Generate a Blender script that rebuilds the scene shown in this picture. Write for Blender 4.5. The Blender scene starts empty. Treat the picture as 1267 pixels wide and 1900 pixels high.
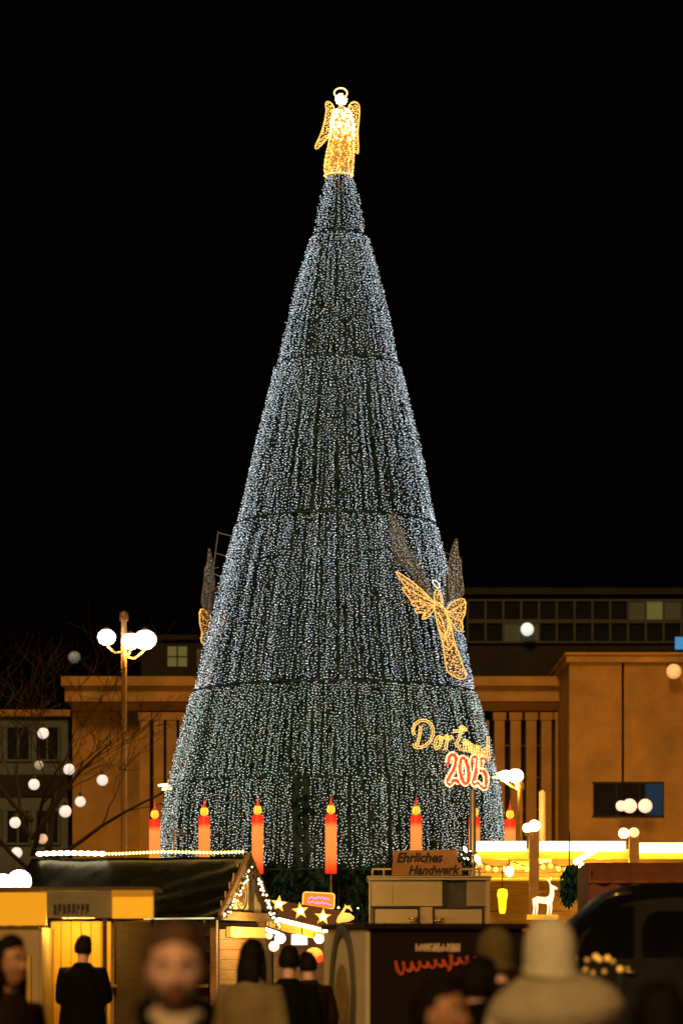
import bpy, bmesh, math, random
from mathutils import Vector, Matrix, noise
random.seed(7)
R = math.radians
PI = math.pi
scene = bpy.context.scene
col = scene.collection

# ------------------------------------------------------------------ camera, world, light, exposure
F = 5500.0            # focal length in photograph pixels
HX, HZ = 633.5, 1780.0   # principal column, horizon row of the photograph
CAMZ = 1.6
cam_d = bpy.data.cameras.new('camera')
cam = bpy.data.objects.new('camera', cam_d)
col.objects.link(cam)
cam.location = (0, 0, CAMZ)
cam.rotation_euler = (R(90), 0, 0)
cam_d.sensor_fit = 'HORIZONTAL'
cam_d.sensor_width = 36.0
cam_d.lens = F / 1267.0 * 36.0
cam_d.shift_y = (HZ - 950.0) / 1267.0
cam_d.clip_start = 0.2
cam_d.clip_end = 2000
cam_d.dof.use_dof = True
cam_d.dof.focus_distance = 54.0
cam_d.dof.aperture_fstop = 3.4
cam_d.dof.aperture_blades = 0
scene.camera = cam

world = bpy.data.worlds.new('World')
scene.world = world
world.use_nodes = True
bg = world.node_tree.nodes['Background']
bg.inputs[0].default_value = (0.9, 0.62, 0.42, 1)
bg.inputs[1].default_value = 0.0010

sun_d = bpy.data.lights.new('sun', 'SUN')        # the glow of the lit city behind the camera
sun_d.energy = 2.2
sun_d.color = (1.0, 0.56, 0.17)
sun_d.angle = R(14)
sun = bpy.data.objects.new('sun', sun_d)
col.objects.link(sun)
sun.rotation_euler = (R(54), 0, R(-13))

scene.view_settings.view_transform = 'Standard'
scene.view_settings.look = 'None'
scene.view_settings.exposure = 0
scene.view_settings.gamma = 1
scene.view_settings.use_curve_mapping = False
scene.cycles.use_denoising = True
scene.cycles.sample_clamp_indirect = 4.0
scene.cycles.max_bounces = 5

# ------------------------------------------------------------------ helpers
def P(px, py, d):
    return Vector(((px - HX) * d / F, d, CAMZ + (HZ - py) * d / F))

def X(px, d): return (px - HX) * d / F
def Z(py, d): return CAMZ + (HZ - py) * d / F

MATS = {}
def mat(name, base=(.5, .5, .5), rough=.6, metal=0.0, var=.25, scale=6.0, bump=0.0, bscale=30.0,
        emit=None, es=0.0, wood=False, spec=.5, tint=0.0, sample=True, coat=0.0):
    if name in MATS: return MATS[name]
    m = bpy.data.materials.new(name)
    m.use_nodes = True
    nt = m.node_tree
    b = nt.nodes['Principled BSDF']
    b.inputs['Roughness'].default_value = rough
    b.inputs['Metallic'].default_value = metal
    b.inputs['Specular IOR Level'].default_value = spec
    b.inputs['Base Color'].default_value = (*base, 1)
    if coat: b.inputs['Coat Weight'].default_value = coat
    tc = nt.nodes.new('ShaderNodeTexCoord')
    if var > 0:
        if wood:
            mp = nt.nodes.new('ShaderNodeMapping')
            mp.inputs['Scale'].default_value = (1.2, 1.2, 14) if wood == 'h' else (14, 14, 1.2)
            nt.links.new(tc.outputs['Object'], mp.inputs[0])
            src = mp.outputs[0]
        else:
            src = tc.outputs['Object']
        n = nt.nodes.new('ShaderNodeTexNoise')
        n.inputs['Scale'].default_value = scale
        n.inputs['Detail'].default_value = 6
        n.inputs['Roughness'].default_value = .65
        nt.links.new(src, n.inputs['Vector'])
        rp = nt.nodes.new('ShaderNodeValToRGB')
        rp.color_ramp.elements[0].position = .3
        rp.color_ramp.elements[1].position = .72
        rp.color_ramp.elements[0].color = (*[c * (1 - var) for c in base], 1)
        rp.color_ramp.elements[1].color = (*[min(1, c * (1 + var * .8)) for c in base], 1)
        nt.links.new(n.outputs['Fac'], rp.inputs[0])
        nt.links.new(rp.outputs[0], b.inputs['Base Color'])
        rr = nt.nodes.new('ShaderNodeMapRange')
        rr.inputs[3].default_value = max(.03, rough - .12)
        rr.inputs[4].default_value = min(1, rough + .12)
        nt.links.new(n.outputs['Fac'], rr.inputs[0])
        nt.links.new(rr.outputs[0], b.inputs['Roughness'])
    if bump > 0:
        n2 = nt.nodes.new('ShaderNodeTexNoise')
        n2.inputs['Scale'].default_value = bscale
        n2.inputs['Detail'].default_value = 5
        nt.links.new(tc.outputs['Object'], n2.inputs['Vector'])
        bp = nt.nodes.new('ShaderNodeBump')
        bp.inputs['Strength'].default_value = bump
        bp.inputs['Distance'].default_value = .02
        nt.links.new(n2.outputs['Fac'], bp.inputs['Height'])
        nt.links.new(bp.outputs[0], b.inputs['Normal'])
    if emit:
        b.inputs['Emission Color'].default_value = (*emit, 1)
        b.inputs['Emission Strength'].default_value = es
        if tint > 0:      # small lamps differ a little from one another in tone and output
            w = nt.nodes.new('ShaderNodeTexWhiteNoise')
            w.noise_dimensions = '3D'
            sn = nt.nodes.new('ShaderNodeVectorMath'); sn.operation = 'SNAP'
            sn.inputs[1].default_value = (.06, .06, .06)
            nt.links.new(tc.outputs['Object'], sn.inputs[0])
            nt.links.new(sn.outputs[0], w.inputs['Vector'])
            rp = nt.nodes.new('ShaderNodeValToRGB')
            e = rp.color_ramp.elements
            e[0].position, e[0].color = 0, (emit[0] * .55, emit[1] * .80, emit[2], 1)
            e[1].position, e[1].color = 1, (emit[0], emit[1] * (1 - .3 * tint), emit[2] * (1 - .55 * tint), 1)
            a = rp.color_ramp.elements.new(.55); a.color = (*emit, 1)
            c2 = rp.color_ramp.elements.new(.8); c2.color = (*emit, 1)
            nt.links.new(w.outputs['Value'], rp.inputs[0])
            nt.links.new(rp.outputs[0], b.inputs['Emission Color'])
            mr = nt.nodes.new('ShaderNodeMapRange')
            mr.inputs[3].default_value = es * .35
            mr.inputs[4].default_value = es * 1.5
            sp = nt.nodes.new('ShaderNodeSeparateColor')
            nt.links.new(w.outputs['Color'], sp.inputs[0])
            nt.links.new(sp.outputs[1], mr.inputs[0])
            nt.links.new(mr.outputs[0], b.inputs['Emission Strength'])
        if not sample:
            m.cycles.emission_sampling = 'NONE'
    MATS[name] = m
    return m

ORIGIN = {}
class MB:
    def __init__(s, M=None):
        s.v, s.f, s.mi, s.cur, s.M = [], [], [], 0, M
    def add(s, vs, fs):
        n = len(s.v)
        if s.M is not None: vs = [s.M @ Vector(p) for p in vs]
        s.v.extend([tuple(p) for p in vs])
        for f in fs:
            s.f.append(tuple(i + n for i in f)); s.mi.append(s.cur)
        return s
    def box(s, x0, x1, y0, y1, z0, z1):
        vs = [(x, y, z) for z in (z0, z1) for y in (y0, y1) for x in (x0, x1)]
        return s.add(vs, [(0, 2, 3, 1), (4, 5, 7, 6), (0, 1, 5, 4), (2, 6, 7, 3), (0, 4, 6, 2), (1, 3, 7, 5)])
    def bar(s, a, b, w, h=None, up=(0, 0, 1)):
        a, b = Vector(a), Vector(b); h = h or w
        t = (b - a).normalized(); up = Vector(up)
        if abs(t.dot(up)) > .95: up = Vector((0, 1, 0))
        sx = t.cross(up).normalized() * w / 2; sz = sx.cross(t).normalized() * h / 2
        vs = [p + i * sx + j * sz for p in (a, b) for i, j in ((-1, -1), (1, -1), (1, 1), (-1, 1))]
        return s.add(vs, [(3, 2, 1, 0), (4, 5, 6, 7), (0, 1, 5, 4), (1, 2, 6, 5), (2, 3, 7, 6), (3, 0, 4, 7)])
    def tube(s, pts, r, seg=8, flat=1.0, closed=False, side=None):
        pts = [Vector(p) for p in pts]
        rs = r if isinstance(r, (list, tuple)) else [r] * len(pts)
        n = len(pts); vs = []; fs = []
        ref = None
        for i, p in enumerate(pts):
            if closed: t = pts[(i + 1) % n] - pts[i - 1]
            else: t = pts[min(i + 1, n - 1)] - pts[max(i - 1, 0)]
            if t.length < 1e-9: t = Vector((0, 0, 1))
            t.normalize()
            if ref is None:
                ref = Vector(side) if side else (Vector((1, 0, 0)) if abs(t.x) < .9 else Vector((0, 1, 0)))
            u = (ref - t * ref.dot(t))
            if u.length < 1e-6: u = t.orthogonal()
            u.normalize(); w = t.cross(u); ref = u
            rr = rs[i]
            ra, rb = rr if isinstance(rr, (tuple, list)) else (rr, rr * flat)
            for k in range(seg):
                a = 2 * PI * k / seg
                vs.append(p + u * math.cos(a) * ra + w * math.sin(a) * rb)
        m = n if closed else n - 1
        for i in range(m):
            for k in range(seg):
                a, b = i * seg + k, i * seg + (k + 1) % seg
                c, d = ((i + 1) % n) * seg + (k + 1) % seg, ((i + 1) % n) * seg + k
                fs.append((a, b, c, d))
        if not closed:
            fs.append(tuple(range(seg - 1, -1, -1))); fs.append(tuple((n - 1) * seg + k for k in range(seg)))
        return s.add(vs, fs)
    def ball(s, c, r, nu=10, nv=7, sc=(1, 1, 1), fn=None):
        c = Vector(c); vs = [c + Vector((0, 0, r * sc[2]))]; fs = []
        for j in range(1, nv):
            th = PI * j / nv
            for i in range(nu):
                a = 2 * PI * i / nu
                vs.append(c + Vector((math.sin(th) * math.cos(a) * r * sc[0], math.sin(th) * math.sin(a) * r * sc[1], math.cos(th) * r * sc[2])))
        vs.append(c - Vector((0, 0, r * sc[2])))
        for i in range(nu): fs.append((0, 1 + i, 1 + (i + 1) % nu))
        for j in range(nv - 2):
            for i in range(nu):
                a, b = 1 + j * nu + i, 1 + j * nu + (i + 1) % nu
                fs.append((a, a + nu, b + nu, b))
        L = len(vs) - 1
        for i in range(nu): fs.append((L, L - nu + (i + 1) % nu, L - nu + i))
        if fn: vs = [fn(p) for p in vs]
        return s.add(vs, fs)
    def led(s, c, r):
        x, y, z = c
        return s.add([(x + r, y, z), (x - r, y, z), (x, y + r, z), (x, y - r, z), (x, y, z + r), (x, y, z - r)],
                     [(0, 2, 4), (2, 1, 4), (1, 3, 4), (3, 0, 4), (2, 0, 5), (1, 2, 5), (3, 1, 5), (0, 3, 5)])
    def prism(s, poly, ext):
        """poly: planar loop of points, extruded by vector ext"""
        poly = [Vector(p) for p in poly]; ext = Vector(ext); n = len(poly)
        vs = poly + [p + ext for p in poly]
        fs = [tuple(range(n - 1, -1, -1)), tuple(range(n, 2 * n))] + [(i, (i + 1) % n, n + (i + 1) % n, n + i) for i in range(n)]
        return s.add(vs, fs)
    def lathe(s, prof, c, seg=16):
        c = Vector(c); vs = []; fs = []
        for z, r in prof:
            for k in range(seg):
                a = 2 * PI * k / seg
                vs.append(c + Vector((r * math.cos(a), r * math.sin(a), z)))
        for i in range(len(prof) - 1):
            for k in range(seg):
                a, b = i * seg + k, i * seg + (k + 1) % seg
                fs.append((a, b, b + seg, a + seg))
        fs.append(tuple(range(seg - 1, -1, -1))); fs.append(tuple((len(prof) - 1) * seg + k for k in range(seg)))
        return s.add(vs, fs)
    def grid(s, fn, nu, nv, closed=False):
        vs = [fn(i / nu, j / nv) for j in range(nv + 1) for i in range(nu + 1)]
        fs = [(j * (nu + 1) + i, j * (nu + 1) + i + 1, (j + 1) * (nu + 1) + i + 1, (j + 1) * (nu + 1) + i) for j in range(nv) for i in range(nu)]
        return s.add(vs, fs)
    def mesh(s, name, mats, origin=(0, 0, 0), smooth=False):
        me = bpy.data.meshes.new(name)
        o = Vector(origin)
        me.from_pydata([tuple(Vector(p) - o) for p in s.v], [], s.f)
        for m in (mats if isinstance(mats, (list, tuple)) else [mats]): me.materials.append(m)
        if any(s.mi): me.polygons.foreach_set('material_index', s.mi)
        if smooth: me.polygons.foreach_set('use_smooth', [True] * len(me.polygons))
        bm = bmesh.new(); bm.from_mesh(me); bmesh.ops.recalc_face_normals(bm, faces=bm.faces); bm.to_mesh(me); bm.free()
        me.update()
        return me
    def build(s, name, mats, parent=None, smooth=False):
        og = ORIGIN.get(parent.name, Vector()) if parent else Vector()
        o = bpy.data.objects.new(name, s.mesh(name, mats, og, smooth))
        col.objects.link(o)
        if parent: o.parent = parent
        ORIGIN[o.name] = og
        return o

def tag(o, label, cat, group=None):
    o['label'] = label; o['category'] = cat
    if group: o['group'] = group
    return o
def thing(name, loc, label, cat, group=None):
    o = bpy.data.objects.new(name, None); col.objects.link(o)
    o.location = loc; o.empty_display_size = .2
    ORIGIN[o.name] = Vector(loc)
    return tag(o, label, cat, group)
def struct(o): o['kind'] = 'structure'; return o
def stuff(o): o['kind'] = 'stuff'; return o
def lamp(name, loc, power, color, parent=None, radius=.1):
    d = bpy.data.lights.new(name, 'POINT'); d.energy = power; d.color = color; d.shadow_soft_size = radius
    o = bpy.data.objects.new(name, d); col.objects.link(o)
    og = ORIGIN.get(parent.name, Vector()) if parent else Vector()
    o.location = Vector(loc) - og
    if parent: o.parent = parent
    return o
def copy_tree(o, parent=None):
    c = o.copy(); col.objects.link(c)
    if parent: c.parent = parent
    for ch in list(o.children): copy_tree(ch, c)
    return c
def copies_of(me_obj, name, locs, parent):
    """further parts that share one mesh"""
    og = ORIGIN.get(parent.name, Vector()); out = []
    for p in locs:
        o = bpy.data.objects.new(name, me_obj.data); col.objects.link(o); o.parent = parent
        o.location = Vector(p) - og; out.append(o)
    return out
def part_at(name, mb, m, parent, locs, smooth=False):
    """a mesh built round the origin, placed as one part at each of locs"""
    me = mb.mesh(name, m, (0, 0, 0), smooth); og = ORIGIN.get(parent.name, Vector()); out = []
    for p in locs:
        o = bpy.data.objects.new(name, me); col.objects.link(o); o.parent = parent
        o.location = Vector(p) - og; ORIGIN[o.name] = Vector(p); out.append(o)
    return out
def text_mesh(txt, size, depth=.006, shear=.25, offset=.012):
    cu = bpy.data.curves.new('lettering', 'FONT')
    cu.body = txt; cu.size = size; cu.extrude = depth; cu.shear = shear; cu.offset = offset * size
    o = bpy.data.objects.new('lettering', cu); col.objects.link(o)
    dg = bpy.context.evaluated_depsgraph_get(); dg.update()
    me = bpy.data.meshes.new_from_object(o.evaluated_get(dg))
    bpy.data.objects.remove(o); bpy.data.curves.remove(cu)
    me.name = 'lettering'
    return me
def resample(pts, step, closed=False):
    pts = [Vector(p) for p in pts]
    if closed: pts = pts + [pts[0]]
    out = [pts[0].copy()]; left = step
    for a, b in zip(pts, pts[1:]):
        L = (b - a).length; t = left
        while t <= L + 1e-9:
            out.append(a.lerp(b, t / L)); t += step
        left = t - L
    return out
def smooth_pts(pts, closed=False, n=5):
    """Catmull-Rom through 2D or 3D points"""
    pts = [Vector(p) for p in pts]; N = len(pts); out = []
    rng = range(N) if closed else range(N - 1)
    for i in rng:
        if closed: p0, p1, p2, p3 = pts[i - 1], pts[i], pts[(i + 1) % N], pts[(i + 2) % N]
        else: p0, p1, p2, p3 = pts[max(i - 1, 0)], pts[i], pts[i + 1], pts[min(i + 2, N - 1)]
        for k in range(n):
            t = k / n
            out.append(.5 * ((2 * p1) + (p2 - p0) * t + (2 * p0 - 5 * p1 + 4 * p2 - p3) * t * t + (3 * p1 - p0 - 3 * p2 + p3) * t ** 3))
    if not closed: out.append(pts[-1])
    return out
def inside(p, poly):
    x, y = p; c = False; n = len(poly)
    for i in range(n):
        x1, y1 = poly[i][:2]; x2, y2 = poly[i - 1][:2]
        if (y1 > y) != (y2 > y) and x < (x2 - x1) * (y - y1) / (y2 - y1) + x1: c = not c
    return c
def scatter(poly, gap, rnd=random):
    xs = [p[0] for p in poly]; ys = [p[1] for p in poly]; out = []
    y = min(ys)
    while y < max(ys):
        x = min(xs)
        while x < max(xs):
            q = (x + rnd.uniform(-.4, .4) * gap, y + rnd.uniform(-.4, .4) * gap)
            if inside(q, poly): out.append(q)
            x += gap
        y += gap
    return out

# ------------------------------------------------------------------ materials
M_ground = mat('paving_stone', (.16, .14, .12), .7, var=.4, scale=3, bump=.5, bscale=12)
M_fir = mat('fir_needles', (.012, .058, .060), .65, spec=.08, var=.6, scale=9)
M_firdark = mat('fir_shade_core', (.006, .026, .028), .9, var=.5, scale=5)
M_bark = mat('bark', (.03, .02, .014), .85, spec=.08, var=.4, scale=12, bump=.6)
M_wire = mat('dark_cable', (.012, .02, .016), .6, var=0)
M_hoop = mat('dark_steel_hoop', (.02, .045, .045), .5, .3, var=.3)
M_led = mat('cold_white_led', (.8, .8, .8), .3, var=0, emit=(.77, .91, .99), es=1.6, tint=1, sample=False)
M_led2 = mat('greenish_white_led', (.8, .8, .8), .3, var=0, emit=(.80, .96, .88), es=1.5, tint=1, sample=False)
M_gold = mat('gold_led', (.8, .6, .3), .3, var=0, emit=(1, .52, .12), es=1.9, sample=False)
M_goldhot = mat('bright_gold_led', (.8, .7, .5), .3, var=0, emit=(1, .76, .40), es=6.5, sample=False)
M_goldtube = mat('gold_light_tube', (.8, .6, .3), .3, var=0, emit=(1, .50, .10), es=1.1, sample=False)
M_amberwire = mat('amber_lit_mesh', (.2, .12, .04), .5, var=0, emit=(1, .34, .04), es=.03, sample=False)
M_redled = mat('red_led', (.6, .1, .05), .3, var=0, emit=(1, .06, .02), es=2.2, sample=False)
M_whitetube = mat('white_gold_tube', (.8, .8, .6), .3, var=0, emit=(1, .72, .33), es=1.9, sample=False)
M_greywire = mat('unlit_wing_wire', (.30, .31, .28), .5, .4, var=.2)
M_brownmesh = mat('brown_wing_mesh', (.12, .07, .03), .7, var=.3)
M_steel = mat('grey_steel', (.34, .33, .31), .4, .7, var=.2, scale=10)
M_pole = mat('painted_pole', (.26, .14, .05), .5, .2, var=.25, scale=8)

# ------------------------------------------------------------------ ground
g = MB(); g.grid(lambda u, v: ((u - .5) * 1600, -60 + v * 1200, 0), 8, 8)
struct(g.build('ground', M_ground))

# ------------------------------------------------------------------ the big tree
TD = 72.0                                  # distance of its axis
AX0, AX1 = X(616.5, TD), X(631, TD)        # the axis leans a little
ZB, ZT = 3.6, Z(322, TD)
def axis_x(z): return AX0 + (AX1 - AX0) * (z - ZB) / (ZT - ZB)
def front_z(py, r): return CAMZ + (HZ - py) * (TD - r) / F
px2m = TD / F
tiers = []
for yt, ht, yb, hb in ((310, 19, 424, 46), (430, 54, 655, 111), (661, 117, 946, 183), (953, 187, 1260, 259), (1268, 265, 1438, 305), (1444, 308, 1611, 320)):
    tiers.append((front_z(yt, ht * px2m), ht * px2m, front_z(yb, hb * px2m), hb * px2m))
def tree_r(z):
    for zt, rt, zb, rb in tiers:
        if z > zt: return rt
        if z >= zb: return rt + (rb - rt) * (zt - z) / (zt - zb)
    return tiers[-1][3]

tree = thing('christmas_tree', (AX0, TD, 0), 'giant conical Christmas tree hung with curtains of cold white lights', 'christmas tree')
# inner fir body
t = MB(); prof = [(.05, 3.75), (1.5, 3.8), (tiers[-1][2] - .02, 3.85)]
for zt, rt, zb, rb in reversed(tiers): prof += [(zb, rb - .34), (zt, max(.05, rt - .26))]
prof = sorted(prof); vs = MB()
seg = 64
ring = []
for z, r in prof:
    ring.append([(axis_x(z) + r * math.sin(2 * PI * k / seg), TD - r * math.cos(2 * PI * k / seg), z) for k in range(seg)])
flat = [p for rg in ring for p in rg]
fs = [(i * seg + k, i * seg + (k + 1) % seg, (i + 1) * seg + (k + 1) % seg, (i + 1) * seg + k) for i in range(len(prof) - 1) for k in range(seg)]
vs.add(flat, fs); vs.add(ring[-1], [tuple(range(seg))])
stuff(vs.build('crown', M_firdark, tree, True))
rnd = random.Random(3)
def spray(mb, p, d, L, w):
    """a fir twig: a rib with needle blades to both sides"""
    d = d.normalized(); s = d.cross(Vector((0, 0, 1)))
    if s.length < .1: s = Vector((1, 0, 0))
    s.normalize(); s = (s + Vector((0, 0, rnd.uniform(-.5, .5)))).normalized()
    v = [p, p + d * L * .5 + s * w, p + d * L, p + d * L * .5 - s * w]
    mb.add(v, [(0, 1, 2), (0, 2, 3)])
    for k in (.25, .5, .75):
        b = p + d * L * k
        for sg in (-1, 1):
            e = b + (d * .55 + s * sg).normalized() * w * 2.4 * (1.1 - k)
            mb.add([b - d * L * .05, b + d * L * .06, e], [(0, 1, 2)])
sp = MB()
for i in range(7600):
    z = ZT - .2 - (ZT - tiers[-1][2]) * math.sqrt(rnd.random())
    a = rnd.uniform(-PI, PI); r = tree_r(z) - rnd.uniform(.12, .3)
    if r < .08: continue
    p = Vector((axis_x(z) + r * math.sin(a), TD - r * math.cos(a), z))
    d = Vector((math.sin(a) + rnd.uniform(-.5, .5), -math.cos(a) + rnd.uniform(-.5, .5), rnd.uniform(-.9, .3)))
    spray(sp, p, d, rnd.uniform(.18, .34), rnd.uniform(.03, .06))
stuff(sp.build('fir_twigs', M_fir, tree))
sp = MB()
for i in range(11000):
    z = rnd.uniform(.4, tiers[-1][2] + .15); a = rnd.uniform(-PI, PI); r = 3.82 + rnd.uniform(-.05, .35)
    p = Vector((axis_x(z) + r * math.sin(a), TD - r * math.cos(a), z))
    d = Vector((math.sin(a) + rnd.uniform(-.7, .7), -math.cos(a) + rnd.uniform(-.7, .7), rnd.uniform(-1, .3)))
    spray(sp, p, d, rnd.uniform(.18, .36), rnd.uniform(.02, .04))
stuff(sp.build('lower_branches', M_fir, tree))
t = MB(); t.tube([(AX0, TD, 0), (AX1, TD, ZT + .1)], [.35, .12], 12); t.build('trunk', M_bark, tree, True)
# light curtains: strands that hang from hoop to hoop
strands = []
for ti, (zt, rt, zb, rb) in enumerate(tiers):
    rm = (rt + rb) / 2
    n = int(2 * PI * rm / .052)
    off = rnd.uniform(0, 50)
    for k in range(n):
        a = 2 * PI * (k + rnd.uniform(-.45, .45)) / n
        gap = noise.noise(Vector((math.sin(a) * 5 + off, math.cos(a) * 5, ti * 3.7)))
        a += .035 * noise.noise(Vector((math.sin(a) * 9 + off, math.cos(a) * 9, 5.1)))     # strands bunch
        if gap < -.46 and rnd.random() < .5: continue
        b = zb + rnd.uniform(-.09, .05) if ti < 5 else zb + rnd.uniform(-.05, .16)
        bulge = rnd.uniform(-.05, .07); ph = rnd.uniform(0, 9)
        ca = math.cos(a)
        strands.append([(zt - b) * max(ca, 0) * (1 if ca > 0 else 0), a, zt - rnd.uniform(-.03, .05), rt, b, rb, bulge, ph, zb])
def strand_mesh(mb, S):
    _, a, zt, rt, b, rb, bulge, ph, zb = S
    z = zt; wire = []; k = 0
    z0 = zt
    while z > b:
        f = (z0 - z) / max(.01, z0 - zb)
        r = rt + (rb - rt) * f + bulge * math.sin(PI * min(f, 1)) + rnd.uniform(-.035, .035)
        aa = a + .018 / max(.25, r / 3) * noise.noise(Vector((ph, z * .8, 1))) + rnd.gauss(0, .016) / max(r, .4)
        p = (axis_x(z) + r * math.sin(aa), TD - r * math.cos(aa), z)
        if k % 6 == 0: wire.append(p)
        dens = noise.noise(Vector((math.sin(a) * 3.2 + 20, math.cos(a) * 3.2, z * .55)))
        if rnd.random() < (.98 if dens > -.32 else .78):
            mb.cur = 0; mb.led(p, .0105)
        z -= .070 * rnd.uniform(.7, 1.3); k += 1
    if len(wire) > 1:
        mb.cur = 1; mb.tube(wire, .005, 3)
strands.sort(key=lambda s: -s[0])
for S in strands[:290]:
    mb = MB(); strand_mesh(mb, S); mb.build('light_strand', [M_led if S[2] > 10.6 else M_led2, M_wire], tree)
for up in (True, False):
    mb = MB()
    for S in strands[290:]:
        if (S[2] > 10.6) == up: strand_mesh(mb, S)
    stuff(mb.build('light_strand', [M_led if up else M_led2, M_wire], tree))
# hoops
for ti, (zt, rt, zb, rb) in enumerate(tiers):
    z = zb - .03; r = rb + .03
    pts = [(axis_x(z) + r * math.sin(2 * PI * k / 72), TD - r * math.cos(2 * PI * k / 72), z + .012 * math.sin(k * 1.7)) for k in range(72)]
    mb = MB(); mb.tube(pts, .022 if ti < 4 else .012, 6, closed=True); mb.build('hoop', M_hoop, tree, True)
for py, hw in ((540, 82), (806, 150), (1108, 224)):
    z = front_z(py, hw * px2m); r = tree_r(z) - .05
    pts = [(axis_x(z) + r * math.sin(2 * PI * k / 72), TD - r * math.cos(2 * PI * k / 72), z) for k in range(72)]
    mb = MB(); mb.tube(pts, .022, 6, closed=True); mb.build('hoop', M_hoop, tree, True)

# ------------------------------------------------------------------ golden angel on the tip
ang = thing('angel_figure', P(629, 322, TD), 'glowing golden angel figure with halo and two wings on the very top of the tree', 'light figure')
gp = [(196, 633.5, 5.5), (203, 634, 13), (210, 634.5, 18), (225, 635, 21), (248, 635, 22.5), (275, 632, 24.5), (298, 629.5, 27), (315, 628.5, 26.5), (327, 628, 25)]
def gown(y):
    for (ya, xa, ra), (yb, xb, rb) in zip(gp, gp[1:]):
        if y <= yb: f = (y - ya) / (yb - ya); return xa + (xb - xa) * f, ra + (rb - ra) * f
    return gp[-1][1], gp[-1][2]
def gpt(y, a, k=1.0):
    cx, r = gown(y); r *= k
    p = P(cx + r * math.sin(a), y, TD); p.y -= r * .8 * px2m * math.cos(a); return p
mb = MB(); n = 20
vs = [gpt(y, 2 * PI * k / n, .9) for y, _, _ in gp for k in range(n)]
mb.add(vs, [(i * n + k, i * n + (k + 1) % n, (i + 1) * n + (k + 1) % n, (i + 1) * n + k) for i in range(len(gp) - 1) for k in range(n)])
gownobj = mb.build('gown', mat('lit_gauze', (.6, .45, .2), .6, var=.2, emit=(1, .42, .06), es=.10, sample=False), ang, True)
mb = MB(); hot = MB()
for i in range(1000):
    y = rnd.uniform(203, 326); a = rnd.uniform(-PI, PI); p = gpt(y, a, rnd.uniform(.95, 1.04))
    h = y < 246 + rnd.uniform(-14, 20)
    (hot if h else mb).led(p, rnd.uniform(.016, .024) if h else rnd.uniform(.012, .019))
for f in (0, .8, 1.6, 2.4, 3.2, 4, 4.8, 5.6):            # lines of lights down the folds
    for y in range(240, 326, 3): mb.led(gpt(y + rnd.uniform(-1, 1), f + .1 * math.sin(y * .2)), .018)
for k in range(70): mb.led(gpt(325, k / 70 * 2 * PI, 1.05), .02)
stuff(mb.build('gown_lights', M_gold, ang)); stuff(hot.build('bodice_lights', M_goldhot, ang))
mb = MB(); mb.ball(P(633, 184.5, TD), 8.6 * px2m, 16, 12, (1, 1, 1.15))
hd = mb.build('head', mat('lit_head', (.8, .7, .5), .5, var=.15, emit=(1, .66, .28), es=1.2, sample=False), ang, True)
mb = MB()
for i in range(70):
    v = Vector((rnd.gauss(0, 1), rnd.gauss(0, 1), rnd.gauss(0, 1))).normalized() * 10.2 * px2m
    mb.led(P(633, 184, TD) + v, .021)
stuff(mb.build('hair_lights', M_goldhot, hd))
mb = MB(); hc = P(632, 171.5, TD); pts = []
for k in range(40):
    a = 2 * PI * k / 40
    pts.append(hc + Vector((math.cos(a) * 12 * px2m, math.sin(a) * 5 * px2m, math.sin(a) * 10.5 * px2m)))
mb.tube(pts, .017, 6, closed=True); mb.build('halo', mat('halo_tube', (.8, .7, .5), .4, var=0, emit=(1, .66, .28), es=2.4, sample=False), ang, True)
for poly in ([(604, 191), (610, 188), (617, 194), (620, 204), (617, 228), (611, 248), (600, 264), (588, 275), (585, 270), (594, 250), (601, 228), (605, 205)],
             [(646, 200), (650, 192), (657, 188), (664, 191), (667, 201), (666, 222), (664, 245), (665, 270), (664, 284), (657, 276), (653, 255), (651, 230), (648, 212)]):
    loop = [Vector((q[0], q[1])) for q in smooth_pts([(x, y, 0) for x, y in poly], True, 4)]
    dep = TD + .14
    mb = MB(); mb.tube([P(q.x, q.y, dep) for q in loop], .016, 5, closed=True)
    w = mb.build('wing', M_goldtube, ang, True)
    mb = MB()
    for q in scatter(loop, 3.3, rnd):
        mb.led(P(q[0], q[1], dep + rnd.uniform(-.05, .05)), rnd.uniform(.014, .021))
    stuff(mb.build('wing_lights', M_gold, w))
    mb = MB()
    ys = [q.y for q in loop]
    for yy in range(int(min(ys)) + 2, int(max(ys)), 5):
        xs = [q.x for q in loop if abs(q.y - yy) < 4]
        if len(xs) > 1: mb.tube([P(min(xs), yy, dep), P(max(xs), yy + 2, dep)], .006, 4)
    mb.build('wing_mesh', M_amberwire, w)

# ------------------------------------------------------------------ wire angels hung on the side of the tree
def plane_map(phi, z0, off, lean):
    n = Vector((math.sin(phi) * math.cos(lean), -math.cos(phi) * math.cos(lean), math.sin(lean)))
    c = Vector((axis_x(z0) + (tree_r(z0) + off) * math.sin(phi), TD - (tree_r(z0) + off) * math.cos(phi), z0))
    eye = Vector((0, 0, CAMZ))
    def f(px, py, h=0):
        d = P(px, py, 1.0) - eye
        t = (c - eye).dot(n) / d.dot(n)
        return eye + d * t + n * h
    return f, n
za = front_z(1130, 230 * px2m)
pm, pn = plane_map(R(50), za, .3, .16)
s1 = lambda x, y: (680 + x / 4.525, 920 + y / 4.525)
def zp(pts, closed=True, n=3, sm=True):
    q = [(*s1(x, y), 0) for x, y in pts]
    return [Vector((v[0], v[1])) for v in (smooth_pts(q, closed, n) if sm else q)]
sang = thing('hanging_angel', (axis_x(za), TD, 0), 'gold outlined wire angel with spread wings hung on the right flank of the tree', 'light figure', 'wire angels on the tree')
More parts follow.
